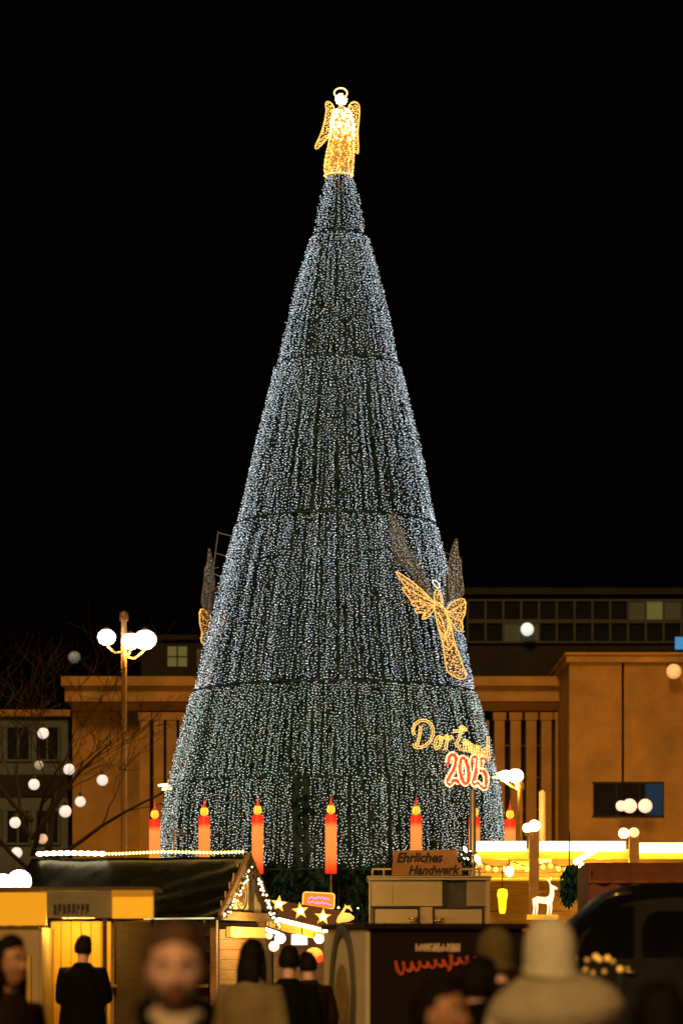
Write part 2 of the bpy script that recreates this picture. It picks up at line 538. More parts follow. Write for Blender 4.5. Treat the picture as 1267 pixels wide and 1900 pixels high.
def wire_shape(name, pts, tubem, ledm, gap, tr=.015, lr=.016, parent=None, inner=(), meshm=None, closed=True, hmesh=True):
    loop = zp(pts, closed)
    mb = MB(); mb.tube([pm(q.x, q.y) for q in loop], tr, 5, closed=closed)
    for ln in inner: mb.tube([pm(q.x, q.y, .01) for q in zp(ln, False)], tr * .8, 5)
    o = mb.build(name, tubem, parent, True)
    if ledm:
        mb = MB()
        for q in scatter(loop, gap, rnd): mb.led(pm(q[0], q[1], rnd.uniform(-.03, .03)), lr * rnd.uniform(.8, 1.25))
        stuff(mb.build('lights', ledm, o))
    if meshm:
        mb = MB(); ys = [q.y for q in loop]; y = min(ys) + 1
        while y < max(ys):
            xs = []
            for a, b in zip(loop, loop[1:] + loop[:1]):
                if (a.y > y) != (b.y > y): xs.append(a.x + (b.x - a.x) * (y - a.y) / (b.y - a.y))
            xs.sort()
            for i in range(0, len(xs) - 1, 2): mb.tube([pm(xs[i], y, -.02), pm(xs[i + 1], y + 1.5, -.02)], .008, 3)
            y += 2.6
        xx = min(q.x for q in loop) + 1
        while xx < max(q.x for q in loop):
            yy = []
            for a, b in zip(loop, loop[1:] + loop[:1]):
                if (a.x > xx) != (b.x > xx): yy.append(a.y + (b.y - a.y) * (xx - a.x) / (b.x - a.x))
            yy.sort()
            for i in range(0, len(yy) - 1, 2): mb.tube([pm(xx, yy[i], -.03), pm(xx + .5, yy[i + 1], -.03)], .008, 3)
            xx += 2.6
        mb.build('wing_mesh' if 'wing' in name else 'mesh', meshm, o)
    return o
WL = [(248, 640), (300, 665), (420, 752), (535, 860), (572, 915), (560, 965), (505, 1028), (468, 1026), (482, 982), (425, 985), (408, 965), (432, 932), (382, 915), (375, 882), (335, 830), (300, 775), (325, 765)]
WR = [(668, 972), (735, 885), (822, 870), (826, 985), (802, 1045), (806, 1125), (768, 1138), (715, 1062)]
BD = [(572, 905), (610, 905), (662, 960), (705, 1080), (735, 1215), (790, 1375), (832, 1500), (822, 1538), (765, 1532), (695, 1492), (668, 1435), (642, 1260), (605, 1120), (580, 1000)]
wire_shape('wing', WL, M_goldtube, M_gold, 3.9, parent=sang, lr=.014, meshm=M_amberwire,
           inner=[[(320, 770), (430, 830), (560, 900)], [(382, 890), (470, 890), (560, 920)], [(430, 945), (490, 920), (565, 930)], [(480, 1010), (520, 960), (565, 930)], [(300, 700), (400, 770), (540, 870)]])
wire_shape('wing', WR, M_goldtube, M_gold, 3.8, parent=sang, lr=.014, meshm=M_amberwire,
           inner=[[(680, 980), (760, 940), (820, 900)], [(680, 985), (760, 985), (820, 985)], [(690, 1000), (750, 1040), (800, 1050)]])
wire_shape('gown', BD, M_goldtube, M_gold, 3.7, parent=sang, lr=.014, meshm=M_amberwire,
           inner=[[(610, 1120), (650, 1200), (690, 1170), (700, 1080)], [(640, 1250), (700, 1290), (730, 1210)], [(590, 980), (640, 1060), (660, 1180), (690, 1260)], [(650, 960), (690, 1080), (660, 1180), (640, 1230)]])
wire_shape('head', [(575, 905), (566, 845), (578, 798), (600, 792), (622, 815), (640, 880), (632, 930), (605, 925)], M_goldtube, M_gold, 4.2, parent=sang, lr=.012, inner=[[(590, 850), (600, 820), (618, 850), (622, 900)]])
wire_shape('halo', [(555, 715), (580, 712), (608, 742), (612, 770), (590, 772), (562, 740)], mat('pale_tube', (.8, .8, .7), .4, var=0, emit=(1, .86, .62), es=1.4, sample=False), None, 5, parent=sang, tr=.012)
UL = [(212, 142), (238, 172), (252, 232), (292, 275), (322, 360), (335, 425), (392, 480), (450, 610), (515, 725), (545, 850), (500, 820), (400, 690), (285, 560), (218, 445), (222, 400), (190, 305), (202, 262), (216, 255)]
UR = [(752, 360), (708, 480), (692, 600), (690, 720), (700, 860), (740, 860), (805, 840), (816, 785), (798, 655), (790, 525), (775, 512), (762, 405)]
dimled = mat('faint_white_led', (.7, .7, .7), .4, var=0, emit=(.85, .85, .8), es=.45, sample=False)
wire_shape('upper_wing', UL, M_greywire, dimled, 3.6, parent=sang, lr=.012, meshm=M_greywire, tr=.016, inner=[[(240, 200), (320, 400), (480, 720)], [(225, 420), (300, 520), (420, 680)]])
wire_shape('upper_wing', UR, M_greywire, dimled, 3.6, parent=sang, lr=.012, meshm=M_greywire, tr=.016, inner=[[(750, 380), (740, 600), (735, 850)], [(775, 520), (765, 700), (760, 840)]])
mb = MB()
for q in ([(400, 480), (460, 620), (515, 730), (540, 850), (490, 800), (420, 700)], [(690, 640), (740, 700), (735, 850), (690, 900)]):
    mb = MB(); mb.prism([pm(*s1(*v), -.09) for v in q], pn * .02); mb.build('wing_backing', M_brownmesh, sang)
mb = MB()      # mounting frame that stands it off the tree
for a, b in (((215, 520), (400, 690)), ((265, 560), (215, 520)), ((640, 470), (705, 500))):
    mb.tube([pm(*s1(*a), .02), pm(*s1(*b), .02)], .012, 5)
for q in ((600, 930), (700, 1300), (450, 850), (740, 930)):
    e = pm(*s1(*q)); mb.tube([e, e - pn * .8], .015, 5)
mb.build('frame', mat('gilt_frame', (.55, .40, .14), .5, .3, var=.2), sang)
second = copy_tree(sang)
second.rotation_euler = (0, 0, R(-168)); second['label'] = 'second wire angel seen edge-on at the left outline of the tree, mostly hidden'
# thin steel frame that carries it
mb = MB()
fr = [P(405, 986, TD), P(398, 1040, TD), P(390, 1100, TD), P(386, 1150, TD)]
mb.tube(fr, .015, 5)
for (a, b) in (((404, 988), (438, 997)), ((398, 1026), (428, 1034)), ((392, 1063), (415, 1072))): mb.tube([P(*a, TD), P(*b, TD)], .012, 5)
tag(mb.build('support_frame', M_steel), 'thin steel frame of rods standing out from the left side of the tree', 'frame')

# ------------------------------------------------------------------ Dortmund 2025
s2 = lambda x, y: (720 + x / 5.28, 1300 + y / 5.28)
sgn = thing('lettering_sign', (axis_x(8), TD, 0), 'curved light sign reading Dortmund in gold above 2025 in red on the tree', 'light sign')
def cone_pt(px, py, h=0):
    """a point of the sign, which follows the tree's curve"""
    r = 0; z = Z(py, TD); y = TD
    for _ in range(4):
        r = tree_r(z) + .22 + h
        s = max(-.985, min(.985, ((px - HX) * y / F - axis_x(z)) / r))
        y = TD - r * math.sqrt(1 - s * s); z = Z(py, y)
    return Vector((axis_x(z) + r * s, y, z))
def ell(cx, cy, rx, ry, tilt=0, n=14, a0=0):
    out = []
    for k in range(n):
        a = a0 + 2 * PI * k / n; x, y = rx * math.cos(a), ry * math.sin(a)
        out.append((cx + x * math.cos(tilt) - y * math.sin(tilt), cy + x * math.sin(tilt) + y * math.cos(tilt)))
    return out + [out[0]]
letters = [
    [[(318, 255), (315, 300), (300, 380), (285, 440)], [(255, 335), (243, 300), (262, 240), (300, 206), (345, 195), (400, 215), (437, 270), (438, 335), (410, 400), (355, 448), (300, 462), (262, 455), (252, 420)]],
    [ell(488, 415, 27, 58, .25), [(505, 375), (530, 372), (545, 360)]],
    [[(552, 372), (578, 345), (576, 400), (566, 440), (566, 488)], [(570, 420), (588, 378), (612, 358), (628, 372), (626, 388)]],
    [[(722, 250), (716, 300), (690, 380), (668, 430), (690, 450), (712, 492)], [(640, 302), (690, 298), (735, 290), (770, 285)], [(705, 275), (735, 262), (765, 300)]],
    [[(748, 385), (746, 440), (750, 500)], [(750, 430), (768, 400), (775, 440), (778, 505)], [(778, 440), (795, 415), (803, 450), (808, 515)]],
    [[(818, 430), (818, 490), (832, 520), (850, 500), (855, 440)], [(855, 440), (858, 520)]],
    [[(872, 445), (874, 540)], [(874, 480), (888, 455), (900, 480), (905, 550)]],
    [ell(938, 525, 20, 45, .1), [(980, 360), (978, 440), (980, 520), (992, 585)]],
]
for strokes in letters:
    mb = MB(); ld = MB()
    for st in strokes:
        q = [Vector((v[0], v[1])) for v in smooth_pts([(*s2(*p), 0) for p in st], False, 4)]
        for sgnum in (-1, 1):
            side = []
            for i, c in enumerate(q):
                tn = (q[min(i + 1, len(q) - 1)] - q[max(i - 1, 0)]).normalized()
                side.append((c.x - tn.y * 1.9 * sgnum, c.y + tn.x * 1.9 * sgnum))
            p3 = [cone_pt(*v) for v in side]
            mb.tube(p3, .011, 4)
            for p in resample(p3, .075): ld.led(p + Vector((0, -.02, 0)), .0175)
    lo = mb.build('letter', M_goldtube, sgn); stuff(ld.build('lights', M_gold, lo))
digits = [
    [(588, 610), (600, 555), (632, 532), (660, 555), (662, 610), (640, 680), (605, 740), (582, 790), (602, 825), (632, 790), (665, 785), (695, 805)],
    ell(745, 690, 40, 125, -.12, 18),
    [(822, 610), (832, 565), (852, 555), (868, 590), (868, 650), (852, 730), (835, 800), (850, 825), (872, 810), (895, 840)],
    [(952, 580), (925, 572), (908, 580), (903, 640), (900, 690), (925, 690), (952, 725), (962, 790), (950, 855), (925, 850), (905, 825)],
]
for st in digits:
    q = [Vector((v[0], v[1])) for v in smooth_pts([(*s2(*p), 0) for p in st], False, 4)]
    mb = MB(); ld = MB(); wl = MB()
    for i in range(len(q)):
        pass
    body = [cone_pt(c.x, c.y) for c in q]
    mb.tube(body, .03, 5)
    for p in resample(body, .035):
        for _ in range(3): ld.led(p + Vector((rnd.uniform(-.06, .06), rnd.uniform(-.05, .01), rnd.uniform(-.06, .06))), .02)
    for sg in (-1, 1):
        side = []
        for i, c in enumerate(q):
            tn = (q[min(i + 1, len(q) - 1)] - q[max(i - 1, 0)]).normalized()
            side.append((c.x - tn.y * 4.6 * sg, c.y + tn.x * 4.6 * sg))
        wl.tube([cone_pt(*v, .03) for v in side], .019, 5)
    do = mb.build('digit', mat('red_tube', (.4, .05, .03), .5, var=.1, emit=(1, .05, .02), es=.8, sample=False), sgn)
    stuff(ld.build('lights', M_redled, do)); wl.build('outline', M_whitetube, do)
mb = MB()
for y in (520, 850):
    mb.tube([cone_pt(*s2(x, y), -.03) for x in range(240 if y == 520 else 560, 985, 30)], .012, 5)
for x in (300, 480, 690, 800, 950):
    a = cone_pt(*s2(x, 520), -.03); rad = Vector((a.x - axis_x(a.z), a.y - TD, 0)).normalized(); mb.tube([a, a - rad * .5], .014, 5)
mb.build('frame', M_hoop, sgn)

# floodlights on brackets at both flanks
warm_bar = mat('warm_lamp', (.8, .7, .4), .3, var=0, emit=(1, .62, .2), es=7)
for px, py, sd, lb in ((309, 1462, -1, 'small double floodlight on a bracket at the left edge of the tree'), (924, 1440, 1, 'small double floodlight on a bracket at the right edge of the tree')):
    p = P(px, py, TD - .3); ft = thing('floodlight', p, lb, 'lamp', 'floodlights on the tree')
    mb = MB(); mb.tube([p - Vector((sd * .5, 0, 0)), p + Vector((sd * .1, 0, .02))], .02, 6); mb.build('bracket', M_steel, ft)
    for dz in (-.04, .05):
        c = p + Vector((sd * (.03 + dz), 0, dz)); mb = MB(); mb.tube([c - Vector((.12, 0, 0)), c + Vector((.12, .0, .02))], [.028, .034], 8); mb.build('lamp_tube', warm_bar, ft, True)

# ------------------------------------------------------------------ red candles round the foot of the tree
def wax(name, es):
    m = mat(name, (.55, .05, .02), .45, var=.2)
    if m.get('done'): return m
    m['done'] = 1
    nt = m.node_tree; b = nt.nodes['Principled BSDF']
    tc = nt.nodes.new('ShaderNodeTexCoord'); sx = nt.nodes.new('ShaderNodeSeparateXYZ'); nt.links.new(tc.outputs['Generated'], sx.inputs[0])
    rp = nt.nodes.new('ShaderNodeValToRGB'); e = rp.color_ramp.elements      # tubes inside light the middle more than the ends
    e[0].position, e[0].color = 0, (.75, .012, .005, 1)
    e[1].position, e[1].color = 1, (.62, .008, .004, 1)
    for pos, c in ((.10, (1, .055, .008)), (.3, (1, .20, .034)), (.78, (1, .24, .046)), (.88, (.85, .02, .006))):
        q = e.new(pos); q.color = (*c, 1)
    nt.links.new(sx.outputs[2], rp.inputs[0]); nt.links.new(rp.outputs[0], b.inputs['Emission Color'])
    b.inputs['Emission Strength'].default_value = es
    return m
M_wax = wax('red_translucent_plastic', 1.35)
M_flame = mat('flame_shade', (.8, .4, .1), .4, var=.3, scale=14, emit=(1, .30, .015), es=1.5)
M_flametip = mat('flame_tip', (.6, .1, .05), .4, var=.2, emit=(.9, .03, .01), es=.6)
M_fil = mat('flame_filament', (.9, .7, .2), .4, var=0, emit=(1, .55, .06), es=1.7)
CR = 4.75
cands = [(287, 'red candle at the far left, its edge behind the tree flank'), (379, 'second red candle from the left, above the black tarpaulin roof'),
         (478, 'red candle right behind the gable tip of the tarpaulin stall'), (614, 'red candle in the middle with its slender pole in view'),
         (772, 'red candle rising above the wooden board on the grey kiosk'), (880, 'red candle half hidden behind the grey steel post'), (946, 'red candle at the far right, above the bright stall fascia')]
first = None
for px, lb in cands:
    s = (px - 614.0) / F; # ring position: nearer side for the middle ones
    d = TD - math.sqrt(max(.02, CR * CR - min(CR * .999, abs((px - HX) * 68 / F - AX0)) ** 2))
    d = min(d, TD - .3); base = Vector((X(px, d), d, 0))
    if first is None:
        first = thing('candle', (0, 0, 0), '', 'candle', 'giant candles round the tree')
        z0, z1 = Z(1622, 67.3), Z(1512, 67.3)
        mb = MB(); mb.lathe([(0, .06), (.05, .05), (z0 - .06, .022), (z0, .022)], (0, 0, 0), 10); mb.build('pole', M_steel, first, True)
        mb = MB(); mb.lathe([(z0, .118), (z0 + .02, .13), (z1 - .03, .131), (z1 - .005, .122), (z1, .1)], (0, 0, 0), 20); mb.build('candle_body', M_wax, first, True)
        h = .30
        mb = MB(); mb.lathe([(z1, .03), (z1 + .04, .066), (z1 + .09, .085), (z1 + .15, .078), (z1 + .21, .054), (z1 + .26, .028), (z1 + h, .008)], (0, 0, 0), 14)
        fl = mb.build('flame', M_flame, first, True)
        mb = MB(); mb.lathe([(z1 + .205, .058), (z1 + .26, .033), (z1 + h + .02, .019), (z1 + h + .09, .010), (z1 + h + .17, .002)], (0, 0, 0), 12); mb.build('flame_tip', M_flametip, fl, True)
        mb = MB()
        for k in range(8):
            a = 2 * PI * k / 8 + .2
            mb.tube([(math.cos(a) * r * 1.04, math.sin(a) * r * 1.04, z1 + z) for z, r in ((.04, .066), (.09, .085), (.15, .078), (.2, .056))], .006, 4)
        mb.build('flame_rib', M_fil, fl)
        o = first
    else:
        o = copy_tree(first)
    o.location = base; o['label'] = lb

# ------------------------------------------------------------------ grey post, hook pole
mb = MB(); d = 59.5; mb.lathe([(0, .11), (.2, .075), (Z(1466, d) - .02, .062), (Z(1466, d), .03)], (X(877, d), d, 0), 16)
post = thing('steel_post', (X(877, d), d, 0), 'tall grey steel post standing behind the right end of the kiosk', 'post')
mb.build('shaft', mat('satin_steel', (.42, .40, .36), .38, .6, var=.15), post, True)
mb = MB(); mb.box(X(877, d) - .09, X(877, d) + .09, d - .09, d + .09, 0, .03); mb.build('base_plate', M_steel, post)
mb = MB(); d = 60; a = P(323, 1540, d); mb.tube([(a.x, d, 0), a], .018, 6); mb.tube([a, P(342, 1541, d)], .014, 5); mb.tube([P(323, 1548, d), P(348, 1549, d)], .012, 5)
tag(mb.build('hook_pole', mat('brass_pole', (.5, .36, .12), .4, .6, var=.2)), 'thin brass coloured pole with two short arms behind the tarpaulin roof', 'pole')

# ================================================================== buildings behind the square
M_amber = mat('ochre_stone', (.22, .105, .013), .8, var=.42, scale=.35, bump=.3, bscale=3)
M_amber2 = mat('ochre_stone_trim', (.24, .12, .018), .8, var=.4, scale=.5)
M_slot = mat('dark_window_glass', (.006, .006, .008), .3, spec=.12, var=.2, scale=1)
M_darkwall = mat('dark_concrete', (.02, .017, .011), .85, spec=.08, var=.3, scale=.6)
M_palewall = mat('pale_render', (.060, .072, .062), .85, var=.35, scale=.4)
M_winlit = mat('lit_window', (.05, .05, .03), .4, var=.2, emit=(.50, .44, .12), es=.16)
M_windim = mat('dim_window', (.02, .02, .01), .4, var=.2, emit=(.25, .23, .07), es=.07)
M_globe = mat('opal_globe', (.9, .88, .84), .3, var=0, emit=(1, .84, .66), es=5)
M_sodium = mat('sodium_globe', (.9, .8, .5), .3, var=0, emit=(1, .62, .2), es=5)

BD_ = 165.0; BS = 1.5
hall = thing('ochre_building', (X(600, BD_), BD_, 0), 'long ochre stone hall with tall narrow windows, behind the big tree', 'building')
zc = Z(1258, BD_)
mb = MB(); mb.box(X(130, BD_), X(1052, BD_), BD_ + 1.5, BD_ + 20, 0, zc - 1.35); mb.build('wall', M_amber, hall)
mb = MB(); mb.box(X(122, BD_), X(1052, BD_) - .003, BD_ - .5, BD_ + 20.2, zc - 1.35, zc - .52); mb.box(X(116, BD_), X(1052, BD_) - .003, BD_ - .9, BD_ + 20.4, zc - .52, zc); mb.build('cornice', M_amber2, hall)
mb = MB(); mb.box(X(131, BD_), X(1050, BD_), BD_ + .45, BD_ + 1.496, Z(1318, BD_), zc - 1.353); mb.build('frieze', M_amber, hall)
ztop, zbot = Z(1320, BD_) - .03, Z(1560, BD_)
slots = [282, 306, 330, 354] + [912, 942, 972, 998]
pil = MB(); pil.box(-.28, .28, -.33, 1.02, 0, ztop - .03)
pil.box(-.37, .37, -.42, 1.04, 0, .9); pil.box(-.36, .36, -.40, 1.04, ztop - .45, ztop - .031)
pxs = [268, 294, 318, 342] + list(range(366, 900, 28)) + [898, 927, 957, 986, 1014, 1040]
part_at('pilaster', pil, M_amber2, hall, [(X(p, BD_), BD_ + .45, 0) for p in pxs])
wi = MB(); wi.box(-.33, .33, 0, .15, 0, ztop - zbot)
fr = MB()
for x in (-.3, .3): fr.box(x - .045, x + .045, -.08, 0, 0, ztop - zbot)
for k in range(1, 4): fr.box(-.255, .255, -.06, -.001, k * (ztop - zbot) / 4 - .04, k * (ztop - zbot) / 4 + .04)
win = part_at('window', wi, M_slot, hall, [(X(p, BD_), BD_ + 1.33, zbot) for p in slots])
fm = fr.mesh('window_frame', M_amber2)
for w in win:
    f = bpy.data.objects.new('window_frame', fm); col.objects.link(f); f.parent = w

blk = thing('corner_block', (X(1165, 157), 157, 0), 'taller plain ochre block with one dark window, at the right of the picture', 'building')
zt = Z(1212, 157); d = 157
mb = MB(); mb.box(X(1056, d), X(1153, d), d, d + 16, 0, zt - .5); mb.build('wall_panel', M_amber, blk)
mb = MB(); w0, w1, wz0, wz1 = X(1101, d), X(1230, d), Z(1514, d), Z(1454, d)
xa, xb = X(1158, d), X(1420, d)
mb = MB(); mb.box(xa, xb, d, d + 16, wz1, zt - .5); mb.build('wall_panel', M_amber, blk)
mb = MB(); mb.box(w1, xb, d + .003, d + 15.9, 0, wz1 - .002); mb.build('wall_panel', M_amber, blk)
mb = MB(); mb.box(X(1153, d) + .002, w1 - .002, d + .003, d + 15.9, 0, wz0); mb.build('wall_panel', M_amber, blk)
mb = MB(); mb.box(X(1153, d), xa, d + .18, d + 15, wz1, zt - .502); mb.build('joint', M_darkwall, blk)
mb = MB(); mb.box(X(1050, d), xb + .2, d - .25, d + 16.2, zt - .5, zt - .12); mb.box(X(1047, d), xb + .3, d - .4, d + 16.4, zt - .12, zt); mb.build('parapet', M_amber2, blk)
mb = MB(); mb.box(w0, w1 - .003, d - .03, d - .004, wz0 + .002, wz1 - .004); wnd = mb.build('window', mat('unlit_pane', (.002, .002, .003), .5, spec=.05, var=0), blk)
mb = MB()
mb.box(w0 - .08, w1 + .05, d - .08, d - .032, wz0 - .1, wz0); mb.box(w0 - .08, w1 + .05, d - .08, d - .032, wz1, wz1 + .08)
for f in (0, .33, .66, 1): x = w0 + (w1 - w0) * f; mb.box(x - .03, x + .03, d - .09, d - .033, wz0 + .002, wz1 - .002)
mb.build('window_frame', M_darkwall, wnd)
mb = MB(); mb.box(X(1197, d), w1 - .01, d - .036, d - .0305, wz0 + .02, wz1 - .02); mb.build('blue_blind', mat('blue_blind', (.01, .03, .07), .8, spec=.02, var=.2, emit=(.01, .04, .12), es=.25), wnd)

# dark office building over the roofs
d = 225.0
off_ = thing('office_building', (X(900, d), d, 0), 'dark office building with two rows of windows rising behind the ochre hall', 'building')
OT = Z(1104, d)
mb = MB(); mb.box(X(868, d), X(1420, d), d, d + 20, 0, OT); mb.build('wall', M_darkwall, off_)
mb = MB(); mb.box(X(862, d), X(1425, d), d - .4, d + 20.3, OT, OT + .5); mb.build('roof_edge', M_darkwall, off_)
mb = MB(); mb.box(-.63, .63, -.09, 0, -.75, .75)
fr = MB()
for x in (-.68, .68): fr.box(x - .07, x + .07, -.24, 0, -.83, .83)
for z in (-.83, .83): fr.box(-.75, .75, -.24, 0, z - .07, z + .07)
fmesh = fr.mesh('window_frame', mat('grey_frame', (.016, .013, .009), .6, var=.2))
meshes = [mb.mesh('window', m) for m in (M_slot, M_windim, M_winlit)]
rw = random.Random(11)
for ry in (1135, 1172):
    for k in range(16):
        px = 884 + k * 33; kind = 0
        if (ry == 1135 and k in (9, 10, 11)) or (ry == 1172 and k in (2, 3)): kind = 1
        if ry == 1135 and k == 10: kind = 2
        o = bpy.data.objects.new('window', meshes[kind]); col.objects.link(o); o.parent = off_
        o.location = Vector((X(px, d), d - .002, Z(ry, d))) - Vector(off_.location)
        f = bpy.data.objects.new('window_frame', fmesh); col.objects.link(f); f.parent = o
d = 212.0
lo = thing('dark_rear_building', (X(330, d), d, 0), 'low dark rear building with one greenish lit window left of the tree', 'building')
mb = MB(); mb.box(X(262, d), X(520, d), d, d + 16, 0, Z(1188, d)); mb.build('wall', M_darkwall, lo)
mb = MB(); mb.box(X(256, d), X(526, d), d - .3, d + 16.2, Z(1188, d), Z(1188, d) + .35); mb.build('roof_edge', M_darkwall, lo)
mb = MB(); mb.box(X(311, d), X(347, d), d - .06, d - .003, Z(1237, d), Z(1200, d)); w = mb.build('window', M_winlit, lo)
mb = MB(); c = X(329, d); mb.box(c - .05, c + .05, d - .12, d - .061, Z(1237, d), Z(1200, d)); mb.box(X(311, d), X(347, d), d - .11, d - .062, Z(1219, d) - .04, Z(1219, d) + .04); mb.build('window_frame', M_darkwall, w)
for px in (375, 402):
    mb = MB(); mb.box(X(px - 10, d), X(px + 10, d), d - .06, d - .003, Z(1237, d), Z(1205, d)); mb.build('window', M_windim, lo)

d = 183.0
pale = thing('pale_building', (X(60, d), d, 0), 'pale greenish grey building at the left edge behind the bare tree', 'building')
mb = MB(); mb.box(X(-140, d), X(126, d), d, d + 15, 0, Z(1330, d)); mb.build('wall', M_palewall, pale)
mb = MB(); mb.box(X(-146, d), X(131, d), d - .35, d + 15.2, Z(1330, d), Z(1318, d)); mb.build('roof_edge', M_amber, pale)
mb = MB(); mb.box(X(-140, d), X(126, d), d - .14, d - .003, Z(1478, d), Z(1438, d)); mb.build('band', M_darkwall, pale)
wm = MB(); wm.box(-.68, .68, -.08, 0, -.98, .98)
wmesh = wm.mesh('window', M_slot); fr = MB()
for x in (-.72, .72): fr.box(x - .06, x + .06, -.15, 0, -1.05, 1.05)
for z in (-1.05, 1.05): fr.box(-.78, .78, -.15, 0, z - .06, z + .06)
fr.box(-.045, .045, -.13, 0, -.99, .99); fmesh = fr.mesh('window_frame', M_palewall)
for py in (1380, 1535):
    for px in (-20, 34, 88):
        o = bpy.data.objects.new('window', wmesh); col.objects.link(o); o.parent = pale
        o.location = Vector((X(px, d), d - .003, Z(py, d))) - Vector(pale.location)
        f = bpy.data.objects.new('window_frame', fmesh); col.objects.link(f); f.parent = o

# ------------------------------------------------------------------ street lamps
def street_lamp(px, d, ytop, globes, lb, power, color, gm=None, grp='globe street lamps'):
    x = X(px, d); r_ = thing('street_lamp', (x, d, 0), lb, 'street lamp', grp)
    zt = Z(ytop, d)
    mb = MB(); mb.lathe([(0, .22), (.5, .2), (.55, .15), (zt - .4, .12), (zt - .35, .2), (zt, .2), (zt + .1, .05)], (x, d, 0), 14); mb.build('pole', M_pole, r_, True)
    for gx, gy, gr in globes:
        c = P(gx, gy, d); rad = gr * d / F
        c.y += random.uniform(-.3, .3)
        mb = MB(); mb.ball(c, rad, 18, 12, (1, 1, .86)); g_ = mb.build('globe', gm or M_globe, r_, True)
        mb = MB(); mb.lathe([(c.z + rad * .8, rad * .5), (c.z + rad * .95, rad * .3), (c.z + rad * 1.1, .03)], (c.x, c.y, 0), 12); mb.build('cap', M_pole, g_, True)
        mb = MB(); mb.tube([(x, d, c.z - rad * 1.5), ((x + c.x) / 2, (d + c.y) / 2, c.z - rad * 1.7), (c.x, c.y, c.z - rad * .84)], .05, 6); mb.build('arm', M_pole, r_, True)
        if power: lamp('globe_light', c + Vector((0, 0, -rad - .15)), power, color, r_, .3)
    return r_
street_lamp(230, 138, 1138, [(198, 1183, 17), (243, 1191, 17), (269, 1187, 21)], 'tall street lamp with three white globes left of the tree', 600, (1, .55, .16))
street_lamp(965, 144, 1452, [(937, 1441, 12), (956, 1440, 15)], 'low street lamp with two white globes beside the right flank of the tree', 1300, (1, .50, .10))
# unseen lamps added to light the facades: behind tree, past right edge, behind stall
street_lamp(600, 144, 1400, [(585, 1420, 14), (615, 1420, 14)], 'unseen street lamp added behind the big tree to light the hall', 550, (1, .50, .10))
street_lamp(1330, 136, 1330, [(1305, 1345, 20), (1355, 1345, 20)], 'unseen street lamp added past the right end of the ochre block to light it', 2600, (1, .50, .10))
street_lamp(1100, 135, 1606, [(1085, 1612, 10), (1115, 1612, 10)], 'unseen low street lamp added behind the bright stall to light the ochre block', 1500, (1, .50, .10))
mb = MB(); d = 147; mb.lathe([(0, .22), (Z(1470, d), .17), (Z(1470, d) + .1, .03)], (X(1006, d), d, 0), 12)
fp = thing('flag_post', (X(1006, d), d, 0), 'pale bare post in front of the narrow windows right of the tree', 'post'); mb.build('shaft', mat('pale_post', (.4, .3, .18), .5, var=.2), fp, True)
mb = MB(); mb.box(X(1006, d) - .25, X(1006, d) + .25, d - .25, d + .25, 0, .06); mb.build('base_plate', M_steel, fp)

def wall_lamp(p, r, m, lb, grp='wall lamps', normal=1):
    w = thing('wall_lamp', p, lb, 'lamp', grp)
    mb = MB(); mb.ball(p, r, 16, 10); mb.build('globe', m, w, True)
    mb = MB(); mb.tube([p + Vector((0, r * .9, 0)), p + Vector((0, r * 2.2, r * .2))], r * .25, 8); mb.build('bracket', M_darkwall, w)
M_coolg = mat('cool_globe', (.9, .9, .9), .3, var=0, emit=(.72, .78, .74), es=1.0)
wall_lamp(P(978, 1168, 223.8), .50, M_coolg, 'round white lamp on the dark office building')
wall_lamp(P(138, 1220, 181.5), .38, mat('dim_blue_globe', (.3, .35, .4), .4, var=0, emit=(.10, .15, .19), es=.35), 'dim bluish round lamp high above the pale building, left')
wall_lamp(P(1250, 1246, 156.1), .40, mat('cream_globe', (.8, .6, .4), .4, var=0, emit=(.8, .42, .16), es=.6), 'cream round lamp near the top of the ochre block')
for px, lb, r in ((1152, 'left small white lamp reflection in the dark window, built as a globe', .28), (1168, 'larger middle white lamp reflection in the dark window, built as a globe', .38), (1197, 'right white lamp reflection in the dark window, built as a globe', .37)):
    wall_lamp(P(px, 1496, 155.8), r, mat('reflection_globe', (.9, .8, .7), .4, var=0, emit=(1, .68, .52), es=.95), lb)  # lamp reflections in the glass, added as small glowing globes
d = 223.0; mb = MB(); mb.box(X(1252, d), X(1275, d), d - .3, d, Z(1206, d), Z(1183, d))
bs = thing('lit_sign', P(1262, 1195, d), 'small blue lit sign on the dark office building at the right edge', 'sign')
mb.build('sign_face', mat('blue_light', (.05, .2, .4), .4, var=.2, scale=2, emit=(.03, .27, .62), es=.7), bs)
mb = MB(); mb.box(X(1250, d), X(1277, d), d - .25, d - .05, Z(1207, d), Z(1206, d) - .001); mb.box(X(1250, d), X(1277, d), d - .25, d - .05, Z(1183, d) + .001, Z(1182, d)); mb.box(X(1258, d), X(1266, d), d + .001, d + 1.4, Z(1197, d), Z(1192, d)); mb.build('sign_case', M_darkwall, bs)

# ------------------------------------------------------------------ bare tree with round bulbs at the left
bt = thing('bare_tree', (X(60, 130), 130, 0), 'leafless street tree with long dark branches at the left', 'tree')
rb = random.Random(5); tips = []
mb = MB(); br = MB()
def limb(m, p, d, L, r, depth):
    pts = [p.copy()]; rs = [r]; q = p.copy(); dd = d.normalized()
    for k in range(6):
        dd = (dd + Vector((rb.uniform(-.22, .22), rb.uniform(-.22, .22), rb.uniform(-.12, .18)))).normalized()
        q = q + dd * L / 6; pts.append(q.copy()); rs.append(r * (1 - .12 * (k + 1)))
        if depth > 0 and k >= 2:
            for _ in range(1):
                limb(br, q, (dd + Vector((rb.uniform(-1, 1), rb.uniform(-.8, .8), rb.uniform(-.3, .7)))), L * rb.uniform(.45, .7), rs[-1] * .55, depth - 1)
    m.tube(pts, [max(.014, v) for v in rs], 6 if r > .06 else 3)
